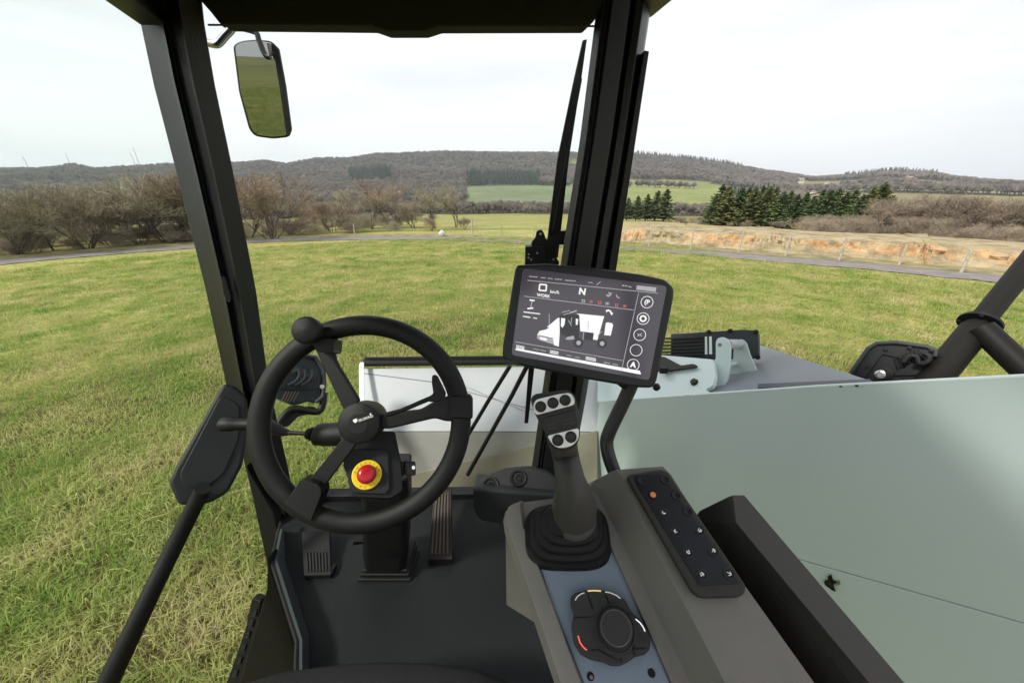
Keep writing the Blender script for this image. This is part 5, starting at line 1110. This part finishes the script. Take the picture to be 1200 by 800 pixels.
LB = facing(835, 404, 1.75, yaw=-10)
lb = empty('arm_work_light', LB.hit(835, 420), 'black rectangular work light on the loader arm behind the monitor', 'work light')
bm = NB(); px_slab(bm, LB, rounded([(786, 391), (800, 390.5), (870, 386), (886, 387), (889, 391), (889.5, 418), (884, 420), (830, 421.5), (786, 418)], 2), .07); obj('lamp_body', bm, mat('lamp_cast', (.035, .043, .05), .45, bump=.3, bscale=300), lb, .004)
for k in range(6):
    bm = NB(); y = 394+k*4; px_slab(bm, LB, [(770, y+2), (824, y), (824, y+2), (770, y+4)], .012, .014); obj('cooling_fin', bm, M_BIN, lb, .001)
bm = NB(); px_slab(bm, LB, [(826, 394.5), (828.5, 394.3), (829, 415), (826, 415)], .003, .006); px_slab(bm, LB, [(831, 394.2), (834, 394), (834.5, 415), (831, 415)], .003, .006); obj('lamp_lens', bm, M_LENS, lb)
for x, y in ((831, 389), (856, 387.8), (886, 389), (888, 418.5), (832, 421)):
    bm = NB(); lathe(bm, LB.hit(x, y, .0), LB.n, [(0, 0), (.011, 0), (.011, .006), (0, .007)], 10, cap=False); obj('lamp_screw', bm, M_BLACK, lb)

# ---- right tubular guard
tb = empty('guard_frame', at(1090, 455, d=1.2), 'black tubular guard frame with a branch tube and collar, right edge', 'guard frame')
bm = NB(); tube(bm, [at(1042, 506, d=1.14), at(1101, 437, d=1.17), at(1144, 385, d=1.2)], .039, 24); obj('lower_tube', bm, M_TUBE, tb)
bm = NB(); tube(bm, [at(1138, 391, d=1.195), at(1180, 339, d=1.22), at(1250, 253, d=1.26), at(1400, 69, d=1.35)], .0305, 24); obj('upper_tube', bm, M_TUBE, tb)
bm = NB(); tube(bm, [at(1149, 384, d=1.165), at(1200, 432, d=1.09), at(1290, 520, d=.98)], .033, 24); obj('branch_tube', bm, M_TUBE, tb)
cc = at(1148, 379, d=1.2); ax = at(1180, 339, d=1.22)-at(1138, 391, d=1.195); bm = NB(); lathe(bm, cc, ax, [(.035, -.006), (.052, -.005), (.052, .005), (.035, .006)], 28); obj('collar', bm, M_BLACK, tb, .0015)
for u in (0, 1.57, 3.14, 4.71):
    a, b = frame(ax); bm = NB(); lathe(bm, cc+(a*math.cos(u)+b*math.sin(u))*.044, ax, [(0, -.012), (.006, -.012), (.006, .014), (0, .014)], 8, cap=False); obj('collar_bolt', bm, M_STEEL if u == 0 else M_BLACK, tb)
# ---- right work light
z_ = lambda x, y: (960+x/4.446, 280+y/4.446)
RLp = facing(1045, 430, 1.25, yaw=-8)
rw = empty('right_work_light', RLp.hit(1045, 455), 'black finned work light with a bolt, next to the guard frame tube', 'work light')
bm = NB(); px_slab(bm, RLp, rounded([z_(*p) for p in [(165,700),(255,570),(300,543),(400,538),(560,560),(608,580),(605,605),(560,660),(520,740),(500,800),(170,800)]], 3), .05); obj('lamp_body', bm, mat('lamp_cast_black', (.018, .019, .021), .4, bump=.3, bscale=300), rw, .006, 3)
bm = NB(); px_slab(bm, RLp, rounded([z_(*p) for p in [(270,600),(345,558),(560,575),(590,600),(500,640),(330,600),(240,720),(215,720)]], 2), .006, .008); obj('lamp_bezel', bm, M_DARK, rw, .002)
for k in range(7):
    bm = NB(); x = 390+k*20; y = 650-k*9; px_slab(bm, RLp, [z_(x, y-30), z_(x+7, y-32), z_(x+26, y+22), z_(x+16, y+26)], .012, .014); obj('cooling_fin', bm, M_BLACK, rw, .001)
bm = NB(); c = RLp.hit(*z_(345, 700), .004); lathe(bm, c, RLp.n, [(0, 0), (.022, 0), (.022, .01), (.016, .012), (0, .012)], 20, cap=False); obj('bolt_washer', bm, M_BLACK, rw)
bm = NB(); op = [RLp.hit(*z_(*p), .006) for p in [(165,700),(255,570),(300,543),(400,538),(560,560),(608,580),(600,610)]]; tube(bm, op, .007, 8); obj('lamp_edge_bead', bm, M_TRIM, rw)
for p in ((250, 662), (345, 575), (470, 566), (585, 580)):
    bm = NB(); lathe(bm, RLp.hit(*z_(*p), .012), RLp.n, [(0, 0), (.006, 0), (.006, .004), (0, .005)], 10, cap=False); obj('lamp_screw', bm, M_BLACK, rw)
bm = NB(); tube(bm, smooth_path([RLp.hit(*z_(*p), .03) for p in ((440, 640), (470, 610), (510, 615), (520, 645), (560, 640), (575, 612), (545, 592))], 4), .0075, 8); obj('lamp_cable', bm, M_DARK, rw)
bm = NB(); c = RLp.hit(*z_(318, 704), .014); lathe(bm, c, RLp.n, [(0, 0), (.0145, 0), (.0145, .004), (.008, .006), (.007, .003), (0, .003)], 20, cap=False); obj('bolt', bm, M_STEEL, rw)
bm = NB(); tube(bm, [RLp.hit(*z_(p, q_), .02) for p, q_ in ((480, 610), (520, 600), (560, 625), (540, 660), (490, 655))], .005, 8); obj('lamp_cable', bm, M_RUBBER, rw)
bm = NB(); px_slab(bm, RLp, [z_(395, 698), z_(515, 696), z_(515, 706), z_(395, 710)], .004, .012); obj('lamp_bracket', bm, M_DARK, rw)
# ---- left work light
z__ = lambda x, y: (270+x/4, 340+y/4)
LLp = facing(352, 460, 1.65, yaw=12)
lw = empty('left_work_light', LLp.hit(352, 490), 'black finned work light on a curved bracket, seen through the steering wheel', 'work light')
bm = NB(); px_slab(bm, LLp, rounded([z__(*p) for p in [(250,330),(350,303),(400,312),(440,370),(445,440),(435,500),(400,530),(370,520),(300,540),(215,505),(210,430)]], 3), .05); obj('lamp_body', bm, mat('lamp_cast_blue', (.02, .026, .032), .35, bump=.3, bscale=200), lw, .006, 3)
for k in range(7):
    bm = NB(); x = 330+k*11; px_slab(bm, LLp, [z__(x, 440-k*3), z__(x+4, 438-k*3), z__(x+6-k*1.5, 370+k*4), z__(x-2-k*1.5, 376+k*4)], .016, .02); obj('cooling_fin', bm, M_PEDAL2, lw, .001)
for k in range(5):
    bm = NB(); x = 235+k*14; px_slab(bm, LLp, [z__(x, 525), z__(x+5, 525), z__(x+32, 475), z__(x+26, 472)], .012, .018); obj('cooling_fin', bm, M_PEDAL2, lw, .001)
bm = NB(); px_slab(bm, LLp, [z__(*p) for p in [(285,375),(310,360),(345,372),(345,385),(318,376),(290,390)]], .005, .02); obj('lamp_cable', bm, M_TRIM, lw, .001)
bm = NB(); px_slab(bm, LLp, rounded([z__(*p) for p in [(225,455),(400,450),(405,465),(230,470)]], 1), .01, .02); obj('lamp_band', bm, M_BLACK, lw, .001)
bm = NB(); op = [LLp.hit(*z__(*p), .008) for p in [(215,440),(252,335),(350,306),(398,314),(436,372),(440,440),(432,498),(400,526)]]; tube(bm, op, .010, 8); obj('lamp_edge_bead', bm, M_TRIM, lw)
for a0, a1 in ((300, 60), (330, 48), (360, 36)):
    bm = NB(); tube(bm, smooth_path([LLp.hit(*z__(p, q_), .02) for p, q_ in ((a0-30, 445), (a0+6, 425), (a0+22, 400), (a0+20, 372))], 3), .006, 6); obj('cooling_fin', bm, M_TRIM, lw)
bm = NB(); lathe(bm, LLp.hit(*z__(428, 452), .01), LLp.n, [(0, 0), (.011, 0), (.011, .008), (0, .009)], 6, cap=False); obj('bolt', bm, M_STEEL, lw)
bm = NB(); tube(bm, smooth_path([LLp.hit(*z__(p, q_), .0) for p, q_ in ((440, 480), (430, 545), (400, 570), (300, 555), (250, 590), (215, 650), (190, 700))], 4), [.016]*24+[.02], 10); obj('lamp_bracket', bm, M_BLACK, lw)
bm = NB(); px_slab(bm, LLp, rounded([z__(*p) for p in [(300,545),(400,545),(410,575),(320,590),(270,640),(240,640),(250,600)]], 3), .02, .0); obj('lamp_bracket', bm, M_BLACK, lw, .003)

# ---- thin air between here and the hills
bm = NB(); box(bm, (0, 0, 74.), 5600, 5600, 190); hz = bpy.data.materials.new('haze_air'); hz.use_nodes = True; t = hz.node_tree; t.nodes.remove(t.nodes['Principled BSDF'])
pv = t.nodes.new('ShaderNodeVolumePrincipled'); pv.inputs['Color'].default_value = (.82, .9, 1, 1); pv.inputs['Density'].default_value = .00026; pv.inputs['Anisotropy'].default_value = .2
t.links.new(pv.outputs[0], t.nodes['Material Output'].inputs['Volume']); obj('haze', bm, hz, kind='stuff')
bpy.context.view_layer.update()
